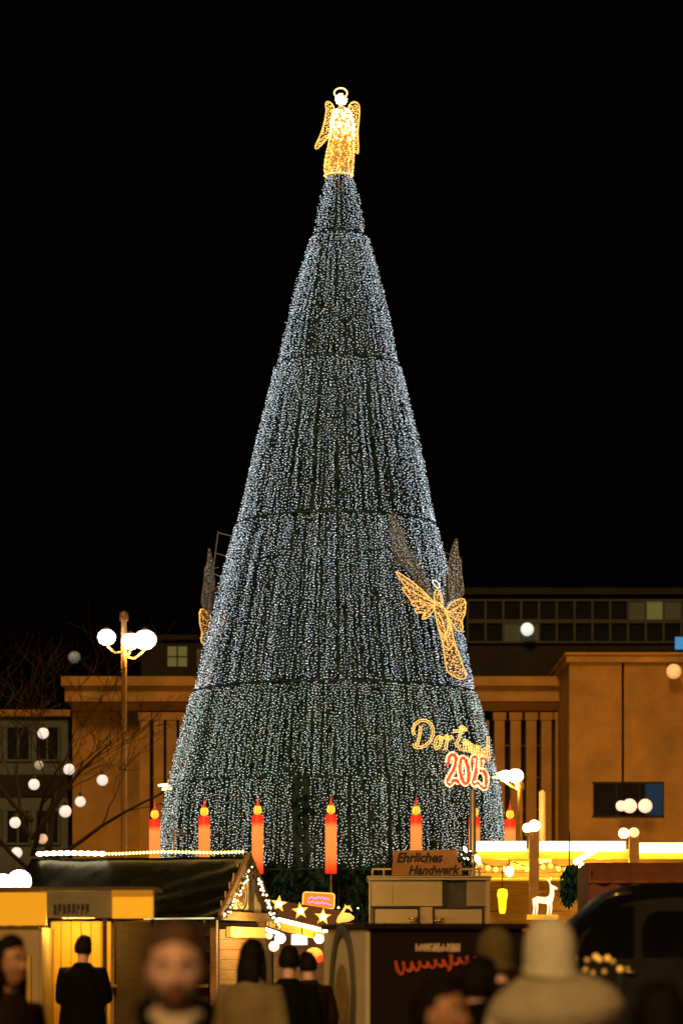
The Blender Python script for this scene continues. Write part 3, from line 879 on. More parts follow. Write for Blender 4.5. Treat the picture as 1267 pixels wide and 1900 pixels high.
base = Vector((X(60, 130), 130, 0))
limb(mb, base, Vector((.02, 0, 1)), 9.4, .34, 0)
top = Vector(mb.v[-4])
for k in range(7):
    a = k * 2 * PI / 7 + .3
    limb(br, base + Vector((0, 0, 5.4 + .75 * (k % 4))), Vector((math.cos(a) * 1.1, math.sin(a) * .8, rb.uniform(.45, 1.0))), rb.uniform(5.4, 7.6), .12, 3)
mb.build('trunk', M_bark, bt, True); stuff(br.build('branches', M_bark, bt))
M_bulbw = mat('frosted_bulb', (.8, .75, .72), .3, var=0, emit=(.78, .66, .60), es=1.0)
M_bulbp = mat('frosted_pinkish_bulb', (.8, .6, .5), .3, var=0, emit=(.62, .34, .22), es=1.0)
M_bulbd = mat('dim_bulb', (.5, .5, .45), .3, var=0, emit=(.16, .15, .10), es=1.0)
gl = [(80, 1361, 12, M_bulbw, 'highest white ball bulb in the bare tree'), (128, 1428, 12, M_bulbw, 'white ball bulb in the bare tree, right of and below the highest one'),
      (63, 1456, 12, M_bulbw, 'white ball bulb in the bare tree directly below a dim one'), (190, 1448, 12, M_bulbw, 'rightmost white ball bulb, in front of the ochre hall'),
      (149, 1488, 11.5, M_bulbw, 'upper ball bulb of the close pair in the bare tree'), (121, 1506, 13, M_bulbw, 'lower and larger ball bulb of the close pair in the bare tree'),
      (28, 1527, 12, M_bulbw, 'leftmost white ball bulb of the bare tree'), (79, 1557, 11, M_bulbp, 'pinkish orange ball bulb low in the bare tree'),
      (31, 1583, 12, M_bulbw, 'lowest white ball bulb under the leftmost one'), (72, 1420, 10, M_bulbd, 'barely lit greenish ball bulb in the bare tree')]
for k, (px, py, r, m, lb) in enumerate(gl):
    d = 128.4 + (k * 37 % 10) * .3; p = P(px, py, d)
    o = thing('globe_light', p, lb, 'light bulb', 'ball bulbs in the bare tree')
    mb = MB(); mb.ball(p, (r - 1.6) * d / F, 16, 12); mb.build('bulb', m, o, True)
    mb = MB(); rr = (r - 1.6) * d / F; mb.lathe([(p.z + rr * .9, .09), (p.z + rr + .14, .07), (p.z + rr + .16, .014), (p.z + rr + 1.0, .012)], (p.x, p.y, 0), 8); mb.build('socket', M_wire, o)

# ================================================================== tarpaulin stall (left)
M_tarp = mat('black_tarpaulin', (.004, .005, .004), .3, var=.2, scale=3, bump=.22, bscale=5)
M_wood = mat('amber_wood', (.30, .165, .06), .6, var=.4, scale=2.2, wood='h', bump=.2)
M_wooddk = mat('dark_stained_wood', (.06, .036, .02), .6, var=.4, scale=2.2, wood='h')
M_cream = mat('cream_panel', (.66, .52, .26), .6, var=.15, scale=5)
M_warmw = mat('warm_bulb', (.9, .8, .5), .3, var=0, emit=(1, .60, .13), es=6)
M_warmy = mat('warm_white_bulb', (.9, .85, .7), .3, var=0, emit=(1, .78, .42), es=6)
M_cooltube = mat('white_tube', (.9, .9, .9), .3, var=0, emit=(1, .90, .80), es=6)
th = R(17); C = Vector((X(447, 57), 57, 0)); UX = Vector((math.cos(th), -math.sin(th), 0)); VX = Vector((math.sin(th), math.cos(th), 0))
MS = Matrix.Translation(C) @ Matrix(((UX.x, VX.x, 0, 0), (UX.y, VX.y, 0, 0), (0, 0, 1, 0), (0, 0, 0, 1)))    # local x along the ridge, y to the back
ER, EZ, RZ, RL = 1.52, Z(1700, 55.6), Z(1590, 57), 4.35
st = thing('tarpaulin_stall', tuple(C), 'wooden market stall with wrinkled black tarpaulin gable roof and lit cream gable', 'market stall')
def roof_fn(side):
    def f(u, v):
        x = -RL + u * (RL + .12); y = side * v * (ER + .12); z = RZ - v * (RZ - EZ) * 1.02
        sag = .10 * math.sin(PI * v) + .045 * noise.noise(Vector((x * .8, v * 2, side))) + .012 * noise.noise(Vector((x * 3.2 + v * 4, v * 3.1 - x, 7))) + .014 * math.sin(v * 26 + x * 5 + 2 * noise.noise(Vector((x, v, 3)))) * max(0, 1 + x * .6)
        sag += .05 * max(0, math.sin(x * 2.1 + v * 2.6)) * v
        return MS @ Vector((x, y, z - sag))
    return f
for sd in (-1, 1):
    mb = MB(); mb.grid(roof_fn(sd), 70, 26); rf = mb.build('roof_sheet', M_tarp, st, True)
    md = rf.modifiers.new('t', 'SOLIDIFY'); md.thickness = .012
def frame_bar(a, b, w, h, m, name='beam'):
    mb = MB(MS); mb.bar(a, b, w, h); return mb.build(name, m, st)
for sd in (-1, 1):
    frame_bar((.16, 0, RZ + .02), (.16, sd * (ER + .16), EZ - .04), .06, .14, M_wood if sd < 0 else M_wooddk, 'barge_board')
    frame_bar((.10, 0, RZ - .16), (.10, sd * (ER - .06), EZ - .02), .05, .10, M_wooddk, 'rafter')
frame_bar((.13, -ER, EZ + .0), (.13, ER, EZ + .0), .10, .16, M_wood, 'tie_beam')
frame_bar((.10, .36, EZ + .08), (.10, .36, RZ - .42), .07, .09, M_wooddk, 'king_post')
frame_bar((.10, -.95, EZ + .08), (.10, -.95, EZ + .42), .07, .09, M_wooddk, 'king_post')
# gable boards
for k in range(12):
    y0 = -ER + .1 + k * .235; y1 = y0 + .228; ym = (y0 + y1) / 2
    h = (RZ - EZ) * (1 - abs(ym) / ER) - .12
    if h < .08: continue
    mb = MB(MS); mb.box(0, .03, y0, y1, EZ + .07, EZ + .07 + h); mb.build('board', M_cream, st)
mb = MB(MS); mb.box(.032, .06, -.62, .28, EZ + .085, EZ + .72); pn_ = mb.build('emblem_panel', mat('pale_cream_panel', (.8, .66, .34), .6, var=.1), st)
mb = MB(MS)
mb.tube([(.068, -.15 + .30 * math.cos(2 * PI * k / 28), EZ + .41 + .29 * math.sin(2 * PI * k / 28)) for k in range(28)], .022, 5, closed=True)
mb.tube([(.068, -.15 + .19 * math.cos(2 * PI * k / 24), EZ + .41 + .20 * math.sin(2 * PI * k / 24)) for k in range(24)], .010, 5, closed=True)
mb.prism([(.062, -.15 + .13 * math.cos(2 * PI * k / 20) * (1 + .18 * math.cos(5 * 2 * PI * k / 20)), EZ + .41 + .15 * math.sin(2 * PI * k / 20)) for k in range(20)], (.012, 0, 0))
mb.build('emblem', mat('brown_print', (.16, .08, .03), .6, var=.3), pn_)
# walls, posts, lit side sign, counter
for (x, y) in ((-RL + .1, -ER + .12), (-RL + .1, ER - .12), (-.05, -ER + .12), (-.05, ER - .12), (-2.1, -ER + .12)):
    mb = MB(MS); mb.box(x - .06, x + .06, y - .06, y + .06, 0, EZ - .08); mb.build('post', M_wood, st)
for k in range(11):
    z0 = .05 + k * .192
    mb = MB(MS); mb.box(-.005, .03, -ER + .2, ER - .2, z0, z0 + .186); mb.build('side_board', M_wood, st)
for k in range(5):
    z0 = .05 + k * .2
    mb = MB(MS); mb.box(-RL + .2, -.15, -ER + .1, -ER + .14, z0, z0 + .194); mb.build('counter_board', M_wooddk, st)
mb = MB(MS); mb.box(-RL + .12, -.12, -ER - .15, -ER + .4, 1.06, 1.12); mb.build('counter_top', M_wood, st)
mb = MB(MS); mb.box(-RL + .15, -.1, ER - .2, ER - .12, .05, EZ - .1); mb.build('back_wall', M_wooddk, st)
mb = MB(MS)
for z in (1.35, 1.72, 2.05): mb.box(-RL + .2, -.15, ER - .5, ER - .21, z, z + .03)
mb.build('shelf', M_wooddk, st)
mb = MB(MS); mb.box(.035, .13, -.95, 1.12, EZ - .40, EZ - .20)
mb.build('lit_sign', mat('lit_cream_sign', (.8, .6, .2), .5, var=.25, scale=2, emit=(1, .48, .05), es=.95), st)
mb = MB(MS); mb.tube([(-1.35, -ER - .17, EZ - .06), (.05, -ER - .17, EZ - .05)], .018, 6)
mb.build('eaves_light', mat('pale_green_tube', (.7, .8, .6), .4, var=0, emit=(.72, .78, .45), es=.75), st)
lamp('gable_lamp', MS @ Vector((.9, -.6, EZ - .30)), 150, (1, .66, .22), st, .1)
lamp('stall_lamp', MS @ Vector((-1.2, .2, 2.2)), 10, (1, .6, .2), st, .1)
# goods on the stall shelf
rg = random.Random(8)
crate_m = mat('crate_wood', (.32, .2, .09), .7, var=.4, wood='h')
# bulbs along the ridge
ls = thing('ridge_light_string', tuple(MS @ Vector((-RL / 2, 0, RZ))), 'string of warm bulbs along the ridge of the black tarpaulin roof', 'light string')
pts = [MS @ Vector((x, -.03, RZ + .06 + .012 * math.sin(x * 3))) for x in [(-RL + .05) + k * (RL / 60) for k in range(61)]]
mb = MB(); mb.tube(pts, .008, 5); mb.build('cable', M_wire, ls)
bl = MB(); bl.ball((0, 0, 0), .027, 8, 6, (1, 1, 1.15))
part_at('bulb', bl, M_warmw, ls, [p + Vector((0, -.02, .03)) for i, p in enumerate(pts) if i > 20 and i % 1 == 0], True)
bl = MB(); bl.ball((0, 0, 0), .062, 12, 8, (1.3, 1, .8))
part_at('large_bulb', bl, M_warmy, ls, [pts[i] + Vector((0, -.03, .03)) for i in range(2, 21, 2)], True)
# garland down the gable
M_gar = mat('fir_garland', (.035, .055, .02), .7, var=.6, scale=12)
for sd, lb in ((-1, 'fir garland with tiny lights on the front slope of the gable'), (1, 'fir garland with bright lights hanging down the rear slope of the gable')):
    ga = thing('fir_garland', tuple(MS @ Vector((.2, 0, RZ))), lb, 'garland', 'garlands on the gable')
    path = [MS @ Vector((.22, sd * f * (ER + .25) * (1 if sd < 0 else .93), RZ - .05 - f * (RZ - EZ) * (1.0 if sd < 0 else 1.12) - .14 * math.sin(PI * f))) for f in [k / 24 for k in range(25)]]
    mb = MB(); rnd = random.Random(20 + sd)
    for p in resample(path, .02):
        spray(mb, p, Vector((rnd.uniform(-1, 1), rnd.uniform(-1, 1), rnd.uniform(-1, .6))), rnd.uniform(.06, .13), .02)
    stuff(mb.build('fir_sprig', M_gar, ga))
    bl = MB(); bl.ball((0, 0, 0), .017 if sd < 0 else .022, 6, 5)
    pp = resample(path, .09 if sd < 0 else .06)
    part_at('bulb', bl, M_warmy, ga, [p + Vector((.03 + rnd.uniform(-.03, .03), -.05, rnd.uniform(-.06, .06))) for p in pp[(2 if sd < 0 else 8):]], True)

# ================================================================== star stall in the middle
d = 62.0
sb = thing('star_stall', (X(560, d), d, 0), 'small market stall with brown sloping roof and bright white eaves lights', 'market stall')
M_rooftile = mat('brown_boards', (.20, .10, .05), .65, var=.4, wood='h')
e0, e1 = P(496, 1700, d - .9), P(612, 1727, d - 1.6)
e0b, e1b = P(500, 1672, d + .8), P(640, 1694, d + .2)
mb = MB()
for k in range(8):      # boards across the slope
    f0, f1 = k / 8, (k + .96) / 8
    q = [e0.lerp(e0b, f0), e1.lerp(e1b, f0), e1.lerp(e1b, f1), e0.lerp(e0b, f1)]
    b = MB(); b.prism(q, Vector((0, .01, .03))); b.build('roof_board', M_rooftile, sb)
b = MB(); b.bar(e0 + Vector((0, -.05, -.14)), e1 + Vector((0, -.05, -.16)), .05, .18); b.build('fascia', mat('yellow_fascia', (.7, .45, .08), .5, var=.15, emit=(1, .45, .02), es=.5), sb)
pts = [(e0 + Vector((0, -.1, -.02))).lerp(e1 + Vector((0, -.1, -.04)), k / 26) for k in range(27)]
bl = MB(); bl.ball((0, 0, 0), .042, 8, 6, (1.25, 1, 1))
part_at('bulb', bl, M_warmy, sb, pts, True)
for q in (e0, e1, e0b, e1b):
    b = MB(); b.box(q.x - .05, q.x + .05, q.y + .1, q.y + .2, 0, q.z - .22); b.build('post', M_wooddk, sb)
b = MB(); b.box(e0.x + .1, e1.x - .1, d + .3, d + .36, 0, 2.2); b.build('back_wall', M_wood, sb)
b = MB(); b.box(X(541, 61), X(570, 61), 60.95, 61.02, Z(1754, 61), Z(1735, 61)); b.build('light_panel', mat('white_light_panel', (.9, .9, .9), .4, var=0, emit=(1, .88, .78), es=3.5), sb)
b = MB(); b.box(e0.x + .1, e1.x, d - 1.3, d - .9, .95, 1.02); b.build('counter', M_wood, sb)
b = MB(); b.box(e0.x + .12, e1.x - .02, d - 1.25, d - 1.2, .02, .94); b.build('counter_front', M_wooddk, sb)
lamp('stall_lamp', P(560, 1748, 60.6), 14, (1, .62, .25), sb, .1)
for px, py, r, m, lb in ((592, 1743, 9, M_warmy, 'white ball lamp hanging under the right eaves of the star stall'), (520, 1742, 10, M_cooltube, 'cold white ball lamp hanging left under the star stall'), (508, 1757, 10, mat('pink_white_globe', (.9, .8, .8), .3, var=0, emit=(1, .76, .62), es=1.1), 'lowest pinkish ball lamp left under the star stall'),
                       (499, 1737, 7, mat('pale_amber_globe', (.9, .8, .6), .3, var=0, emit=(1, .6, .28), es=1.0), 'small amber ball lamp left under the star stall')):
    p = P(px, py, 59.8); o = thing('ball_lamp', p, lb, 'lamp', 'ball lamps under the star stall')
    rr = r * 59.8 / F
    b = MB(); b.ball(p, rr, 14, 10); b.build('globe', m, o, True)
    b = MB(); b.tube([p + Vector((0, 0, rr)), p + Vector((0, 0, rr + .3))], .008, 4); b.build('cord', M_wire, o)
b = MB(); a0 = P(490, 1724, 59.7); a1 = P(517, 1733, 59.4); b.tube([a0, a1], .034, 8)
o = thing('tube_lamp', a0, 'bright white tube lamp under the left end of the star stall eaves', 'lamp'); b.build('tube', M_cooltube, o, True)
b = MB(); b.bar(a0 + Vector((0, .05, .05)), a1 + Vector((0, .05, .05)), .04); b.build('holder', M_wire, o)
# paper lantern
p = P(583, 1772, 60); lg = thing('paper_lantern', p, 'round glowing orange and red paper lantern inside the star stall', 'lantern')
b = MB(); b.ball(p, .145, 18, 12, (1.2, 1, 1)); b.build('shade', mat('orange_paper', (.8, .4, .1), .6, var=.3, scale=4, emit=(1, .30, .02), es=1.3), lg, True)
b = MB(); b.ball(p + Vector((.1, -.05, -.08)), .09, 14, 10); b.build('lower_shade', mat('red_paper', (.7, .1, .05), .6, var=.3, emit=(.9, .06, .01), es=.9), lg, True)
b = MB(); b.tube([p + Vector((0, 0, .14)), p + Vector((0, 0, .45))], .008, 4); b.build('cord', M_wire, lg)
# lit stars
def star_mesh(r, m1):
    b = MB(); n = 5; out = []
    for k in range(10):
        a = PI / 2 + k * PI / 5; rr = r if k % 2 == 0 else r * .42
        out.append((rr * math.cos(a), 0, rr * math.sin(a)))
    b.add(out + [(0, -r * .28, 0), (0, r * .28, 0)], [(k, (k + 1) % 10, 10) for k in range(10)] + [((k + 1) % 10, k, 11) for k in range(10)])
    return b
smesh = star_mesh(.182, None).mesh('star_body', mat('yellow_star_plastic', (.9, .7, .2), .4, var=.2, scale=8, emit=(1, .55, .05), es=1.1))
core = MB(); core.ball((0, -.045, 0), .066, 10, 8, (1, .5, 1)); cmesh = core.mesh('glow_core', mat('star_lamp', (.9, .85, .6), .4, var=0, emit=(1, .82, .42), es=4), smooth=True)
rodb = MB(); rodb.tube([(0, 0, -.16), (0, .05, -.5)], .012, 5); rmesh = rodb.mesh('rod', M_wire)
for (px, py, dd, tl, lb) in ((517, 1678, 60.4, .12, 'highest glowing yellow star, nearest the tarpaulin stall'), (557, 1691, 60.2, -.1, 'middle one of the three glowing yellow stars'), (599, 1702, 60.0, .06, 'lowest glowing yellow star, below the orange board')):
    o = thing('star_lamp', P(px, py, dd), lb, 'star lamp', 'star lamps on the middle stall'); o.rotation_euler = (0, tl, .15)
    for nm, me in (('star_body', smesh), ('glow_core', cmesh), ('rod', rmesh)):
        c = bpy.data.objects.new(nm, me); col.objects.link(c); c.parent = o
# orange lit board
d = 63.5; cb = P(591, 1672, d); ob = thing('lit_board', cb, 'small orange lit board with violet writing below the middle candle', 'sign'); ob.rotation_euler = (0, R(3), 0)
w, h = .335, .165
def rrect(w, h, r, y, n=5):
    out = []
    for cx, cz, a0 in ((w - r, h - r, 0), (-w + r, h - r, PI / 2), (-w + r, -h + r, PI), (w - r, -h + r, 1.5 * PI)):
        for k in range(n + 1): a = a0 + PI / 2 * k / n; out.append((cx + r * math.cos(a), y, cz + r * math.sin(a)))
    return out
b = MB(); b.prism(rrect(w, h, .06, 0), (0, .06, 0)); me = b.mesh('board', mat('orange_board', (.6, .22, .04), .5, var=.3, scale=6, emit=(1, .27, .01), es=.6))
c = bpy.data.objects.new('board', me); col.objects.link(c); c.parent = ob
b = MB(); b.tube(rrect(w, h, .06, -.02), .016, 6, closed=True); c = bpy.data.objects.new('light_rim', b.mesh('light_rim', mat('orange_tube', (.9, .5, .2), .4, var=0, emit=(1, .36, .05), es=1.6))); col.objects.link(c); c.parent = ob
b = MB(); rs = random.Random(4)
for z, x0, x1 in ((.055, -.22, .2), (-.05, -.24, .24)):
    x = x0
    while x < x1:
        L = rs.uniform(.03, .07)
        b.tube([(x, -.012, z + rs.uniform(-.03, .03)), (x + L * .5, -.014, z + rs.uniform(-.035, .035)), (x + L, -.012, z + rs.uniform(-.03, .03))], .011, 5); x += L + .008
c = bpy.data.objects.new('lettering', b.mesh('lettering', mat('violet_neon', (.5, .3, .8), .4, var=0, emit=(.62, .22, 1), es=1.8))); col.objects.link(c); c.parent = ob
b = MB(); b.tube([(0, .05, -.16), (0, .05, -cb.z)], .02, 6); c = bpy.data.objects.new('post', b.mesh('post', M_steel)); col.objects.link(c); c.parent = ob
# glowing swan
d = 52.0; o0 = P(640, 1716, d); sw = thing('swan_figure', o0, 'small glowing golden swan figure on top of the pale oval-emblem stall side', 'light figure')
S = d / F; b = MB(); q = lambda x, y, dy=0: P(x, y, d) + Vector((0, dy, 0))
M_swan = mat('gold_lit_figure', (.9, .7, .3), .5, var=.5, scale=25, emit=(1, .56, .10), es=1.15)
b.tube([q(626, 1713), q(632, 1706), q(640, 1703), q(649, 1703), q(657, 1704)], [.03, .075, .085, .07, .02], 10)
b.tube([q(631, 1707), q(632, 1699), q(637, 1691), q(641, 1684), q(646, 1684)], [.045, .026, .022, .024, .026], 8)
b.tube([q(645, 1684), q(650, 1687), q(653, 1692)], [.032, .02, .008], 7)
b.build('body', M_swan, sw, True)
b = MB(); b.tube([q(641, 1683), q(640, 1679)], [.012, .006], 5); b.tube([q(647, 1683), q(650, 1681)], [.012, .006], 5); b.build('crest', M_swan, sw)
b = MB(); b.box(o0.x - .16, o0.x + .14, d - .07, d + .07, o0.z - .02, o0.z + .02); b.build('base', mat('gold_base', (.5, .3, .06), .5, var=.2), sw)
b = MB(); b.tube([o0 + Vector((0, 0, -.02)), Vector((o0.x, o0.y, 0))], .025, 6); b.build('post', M_wooddk, sw)
for px, py, r, lb in ((628, 1685, .024, 'tiny white lamp between the lowest star and the swan figure'), (664, 1686, .016, 'tiny white lamp just right of the swan figure')):
    p = P(px, py, 63.2); o = thing('tiny_lamp', p, lb, 'lamp', 'tiny lamps in the firs'); b = MB(); b.ball(p, r, 10, 8); b.build('bulb', M_warmy, o, True)
    b = MB(); b.tube([p + Vector((0, 0, r)), p + Vector((0, .6, .5))], .006, 4); b.build('cable', M_wire, o)

# ================================================================== grey kiosk with the wooden board
d = 58.0
kb = thing('grey_kiosk', (X(796, d), d, 0), 'grey boxy market kiosk with two black framed hatches and roof rail', 'kiosk')
M_k = mat('grey_beige_metal', (.35, .265, .15), .55, var=.14, scale=1.3, bump=.08, bscale=18)
M_k2 = mat('grey_beige_metal_dark', (.24, .175, .10), .6, var=.18, scale=1.6)
M_rub = mat('black_rubber', (.008, .008, .007), .5, var=.2)
M_brass = mat('brass', (.75, .52, .18), .25, .9, var=.1)
x0, x1, zt = X(684, d), X(909, d), Z(1632.5, d); zh = Z(1684, d)
mb = MB(); mb.box(x0 + .02, x1 - .02, d + .06, d + 2.2, .15, zt - .01); mb.build('body', M_k2, kb)
mb = MB(); mb.box(x0 - .02, x1 + .02, d - .04, d + 2.24, zt - .008, zt + .045); mb.box(x0 - .03, x1 + .03, d - .06, d + 2.26, zt + .045, zt + .07); mb.build('roof', M_k, kb)
for a, b_, m in ((686, 728, M_k), (729, 820, M_k), (866, 901, M_k2)):  # right panel takes the darker metal: shade painted into its colour
    mb = MB(); mb.box(X(a, d), X(b_, d), d + .015, d + .058, zh + .02, zt - .02); mb.build('panel', m, kb)
mb = MB(); mb.box(X(821, d), X(865, d), d + .045, d + .06, zh + .02, zt - .02); mb.build('recess', mat('dark_recess', (.045, .045, .04), .35, var=.3), kb)
mb = MB(); mb.box(X(821, d), X(828, d), d + .0, d + .044, zh + .02, zt - .02); mb.build('recess_jamb', M_rub, kb)
mb = MB(); mb.box(x1 - .085, x1, d - .01, d + .055, .15, zt - .012); mb.build('corner_trim', M_k, kb)
mb = MB(); mb.box(x0, x0 + .035, d - .01, d + .055, .15, zt - .012); mb.build('corner_trim', M_k, kb)
mb = MB(); mb.box(x0 + .04, x1 - .09, d + .018, d + .057, .15, Z(1722, d) - .5); mb.build('panel', M_k2, kb)
mb = MB(); mb.box(X(779, d), X(802, d), d + .015, d + .057, Z(1722, d) - .49, zh + .0); mb.build('middle_panel', M_k, kb)
for a, b_, side in ((692, 778, 1), (803, 897, -1)):
    xa, xb = X(a, d), X(b_, d); zb_ = Z(1722, d) - .42
    mb = MB(); mb.box(xa + .035, xb - .035, d - .002, d + .05, zb_ + .03, zh - .035); hz = mb.build('hatch', M_k, kb)
    mb = MB(); mb.box(xa, xa + .032, d - .02, d + .054, zb_, zh); mb.box(xb - .032, xb, d - .02, d + .054, zb_, zh); mb.box(xa + .033, xb - .033, d - .02, d + .054, zh - .033, zh); mb.box(xa + .033, xb - .033, d - .02, d + .054, zb_, zb_ + .028); mb.build('seal', M_rub, hz)
    lx = xb - .03 if side > 0 else xa + .03; lz = Z(1707, d)
    mb = MB(); mb.box(lx - .03, lx + .03, d - .06, d - .021, lz - .05, lz + .05); mb.build('latch_plate', M_rub, hz)
    mb = MB(); mb.tube([(lx, d - .075, lz + .012), (lx - side * .19, d - .09, lz + .008)], [.014, .02], 8); mb.tube([(lx, d - .07, lz - .025), (lx - side * .17, d - .08, lz - .025)], .012, 8); mb.build('latch', M_brass, hz, True)
for a, b_, ps in ((690, 726, (691, 712)), (856, 895, (878, 889))):
    mb = MB(); z = Z(1613, d)
    mb.box(X(a, d), X(b_, d), d + .1, d + .14, z - .018, z + .018); mb.build('roof_rail', mat('pale_rail', (.42, .32, .18), .5, var=.2), kb)
    for p in ps: mb = MB(); mb.box(X(p, d) - .018, X(p, d) + .018, d + .102, d + .138, zt + .071, z - .0185); mb.build('rail_post', MATS['pale_rail'], kb)
for sx in (.3, 2.0):
    mb = MB(); mb.tube([(x0 + sx, d + .3, .15), (x0 + sx + .001, d + .3, 0)], .05, 8); mb.build('foot', M_rub, kb)
    mb = MB(); mb.tube([(x0 + sx, d + 1.9, .15), (x0 + sx + .001, d + 1.9, 0)], .05, 8); mb.build('foot', M_rub, kb)
# wooden board
dd = d + .55
wb = thing('wooden_board', (X(790, dd), dd, zt), 'brown wooden board lettered Ehrliches Handwerk on the roof of the grey kiosk', 'sign')
M_board = mat('brown_plank', (.34, .155, .05), .55, var=.3, scale=2.5, wood='h', bump=.15)
mb = MB(); mb.prism([P(729, 1601.5, dd), P(848, 1601.5, dd), P(848.5, 1577, dd), P(729, 1579, dd)], (0, .035, 0)); mb.build('plank', M_board, wb)
mb = MB(); mb.prism([P(727, 1625, dd), P(857, 1624, dd), P(856, 1602, dd), P(728, 1602, dd)], (0, .035, 0)); mb.build('plank', M_board, wb)
M_let = mat('black_paint', (.008, .006, .005), .5, var=.2)
for txt, px0, px1, py in (('Ehrliches', 735, 821, 1600.5), ('Handwerk', 757, 853, 1623)):
    me = text_mesh(txt, .25, .004, .28, .03); me.materials.append(M_let)
    xs = [v.co.x for v in me.vertices]; wd = (max(xs) - min(xs))
    o = bpy.data.objects.new('lettering', me); col.objects.link(o); o.parent = wb
    p = P(px0, py, dd - .005) - Vector(wb.location); s = (px1 - px0) * dd / F / wd
    o.location = p; o.rotation_euler = (R(90), R(-.6), 0); o.scale = (s, s * 1.06, 1)
for px in (740, 842):
    mb = MB(); mb.box(X(px, dd) - .03, X(px, dd) + .03, dd + .037, dd + .08, zt + .072, Z(1582, dd)); mb.build('stay', M_wooddk, wb)
for px0, px1, py0, py1, lb, lights in ((700, 732, 1578, 1624, 'dark fir sprigs at the left end of the wooden board', 0), (852, 876, 1580, 1622, 'dark fir sprigs with small lights at the right end of the wooden board', 6)):
    o = thing('fir_sprigs', P((px0 + px1) / 2, 1624, dd + .1), lb, 'fir decoration', 'fir sprigs on the kiosk')
    mb = MB(); rnd = random.Random(px0)
    for k in range(150):
        p = P(rnd.uniform(px0, px1), rnd.uniform(py0 + 8, py1), dd + rnd.uniform(.05, .3))
        spray(mb, p, Vector((rnd.uniform(-1, 1), rnd.uniform(-.6, .6), rnd.uniform(-.2, 1))), rnd.uniform(.1, .2), .025)
    stuff(mb.build('needles', M_gar, o))
    for k in range(lights):
        mb = MB(); mb.ball(P(rnd.uniform(px0 + 3, px1), rnd.uniform(1570, 1618), dd + .02), .014, 6, 5); mb.build('bulb', M_warmy, o, True)
for px, py, w_, lb in ((863, 1577, .05, 'small glowing lamp clipped to the right end of the wooden board'), (886, 1596, .075, 'bright teardrop lamp right of the steel post above the kiosk')):
    p = P(px, py, dd - .06); o = thing('clip_lamp', p, lb, 'lamp', 'clip lamps above the kiosk')
    mb = MB(); mb.tube([p + Vector((-w_ * .5, 0, w_ * 1.3)), p, p + Vector((w_ * .6, 0, -w_ * 1.2))], [w_ * .35, w_ * .8, w_ * .25], 10); mb.build('bulb', M_warmy, o, True)
    mb = MB(); mb.tube([p + Vector((w_ * .6, .02, -w_ * 1.2)), p + Vector((w_ * .7, .25, -.35))], .012, 5); mb.build('arm', M_wire, o)

# ================================================================== dark booth in front of the kiosk, with oval emblem on its side
d = 27.0; ph = R(15)
C2 = Vector((X(686, d), d, 0)); ux = Vector((math.cos(ph), math.sin(ph), 0)); vy = Vector((-math.sin(ph), math.cos(ph), 0))
M2 = Matrix.Translation(C2) @ Matrix(((ux.x, vy.x, 0, 0), (ux.y, vy.y, 0, 0), (0, 0, 1, 0), (0, 0, 0, 1)))
db = thing('dark_booth', tuple(C2), 'dark fronted booth with blurred red lettering and a pale side bearing a tall oval ring', 'booth')
zt = Z(1724, d); L = 1.46; D = 1.5
M_dkp = mat('dark_brown_panel', (.018, .011, .009), .6, spec=.08, var=.25, scale=3)
M_pale = mat('pale_side_panel', (.52, .46, .38), .6, var=.14, scale=2.5)
mb = MB(M2); mb.box(0, L, 0, .05, .0, zt); mb.build('front_panel', M_dkp, db)
mb = MB(M2); mb.box(-.04, 0, .0, D, 0, zt - .02); sp_ = mb.build('side_panel', M_pale, db)
mb = MB(M2); mb.box(L, L + .04, .0, D, 0, zt - .02); mb.build('side_panel', M_dkp, db)
mb = MB(M2); mb.box(0, L, D - .05, D, 0, zt - .02); mb.build('rear_panel', M_dkp, db)
mb = MB(M2); mb.box(-.06, L + .06, -.04, D + .03, zt + .001, zt + .05); mb.build('roof_slab', M_dkp, db)
mb = MB(M2)
mb.tube([(-.05, .78 + .40 * math.cos(2 * PI * k / 40), 1.22 + .66 * math.sin(2 * PI * k / 40)) for k in range(40)], [(.02, .07)] * 40, 6, closed=True)
mb.build('oval_ring', mat('dark_grey_paint', (.06, .055, .05), .6, var=.2), sp_)
mb = MB(M2); mb.prism([(-.046, .78 + .27 * math.cos(2 * PI * k / 24), 1.15 + .40 * math.sin(2 * PI * k / 24)) for k in range(24)], (-.012, 0, 0)); mb.build('oval_plate', mat('muted_brown_print', (.22, .15, .08), .6, var=.5, scale=6), sp_)
mb = MB(M2); rs = random.Random(9)
x = .44      # one small pale word, its letters too soft to read
while x < .86:
    h = .036 * rs.uniform(.8, 1.15); z = Z(1759, d)
    mb.tube([(x, -.008, z - h), (x, -.008, z + h)], .010, 5)
    mb.tube([(x + .002, -.009, z + h * rs.choice((-.8, 0, .8))), (x + .026, -.009, z + h * rs.choice((-.8, .1, .8)))], .009, 5)
    mb.tube([(x + .024, -.008, z - h), (x + .024, -.008, z + h * rs.choice((.2, 1)))], .009, 5)
    x += .043
mb.build('pale_lettering', mat('pale_print', (.62, .46, .36), .6, var=.1), db)
mb = MB(M2); path = []      # a sweeping red brush script that climbs to the right
for k in range(260):
    f_ = k / 259; t_ = f_ * 2 * PI * 13; amp = (.034 + .022 * noise.noise(Vector((f_ * 9, 2, 0)))) * (2.1 if f_ < .07 else 1) * (1.9 if .5 < f_ < .54 or .8 < f_ < .83 else 1)
    path.append((.25 + .98 * f_ - .016 * math.sin(t_ + .5), -.012, Z(1798, d) + .11 * f_ + amp * math.cos(t_) + .012 * noise.noise(Vector((f_ * 14, 7, 1)))))
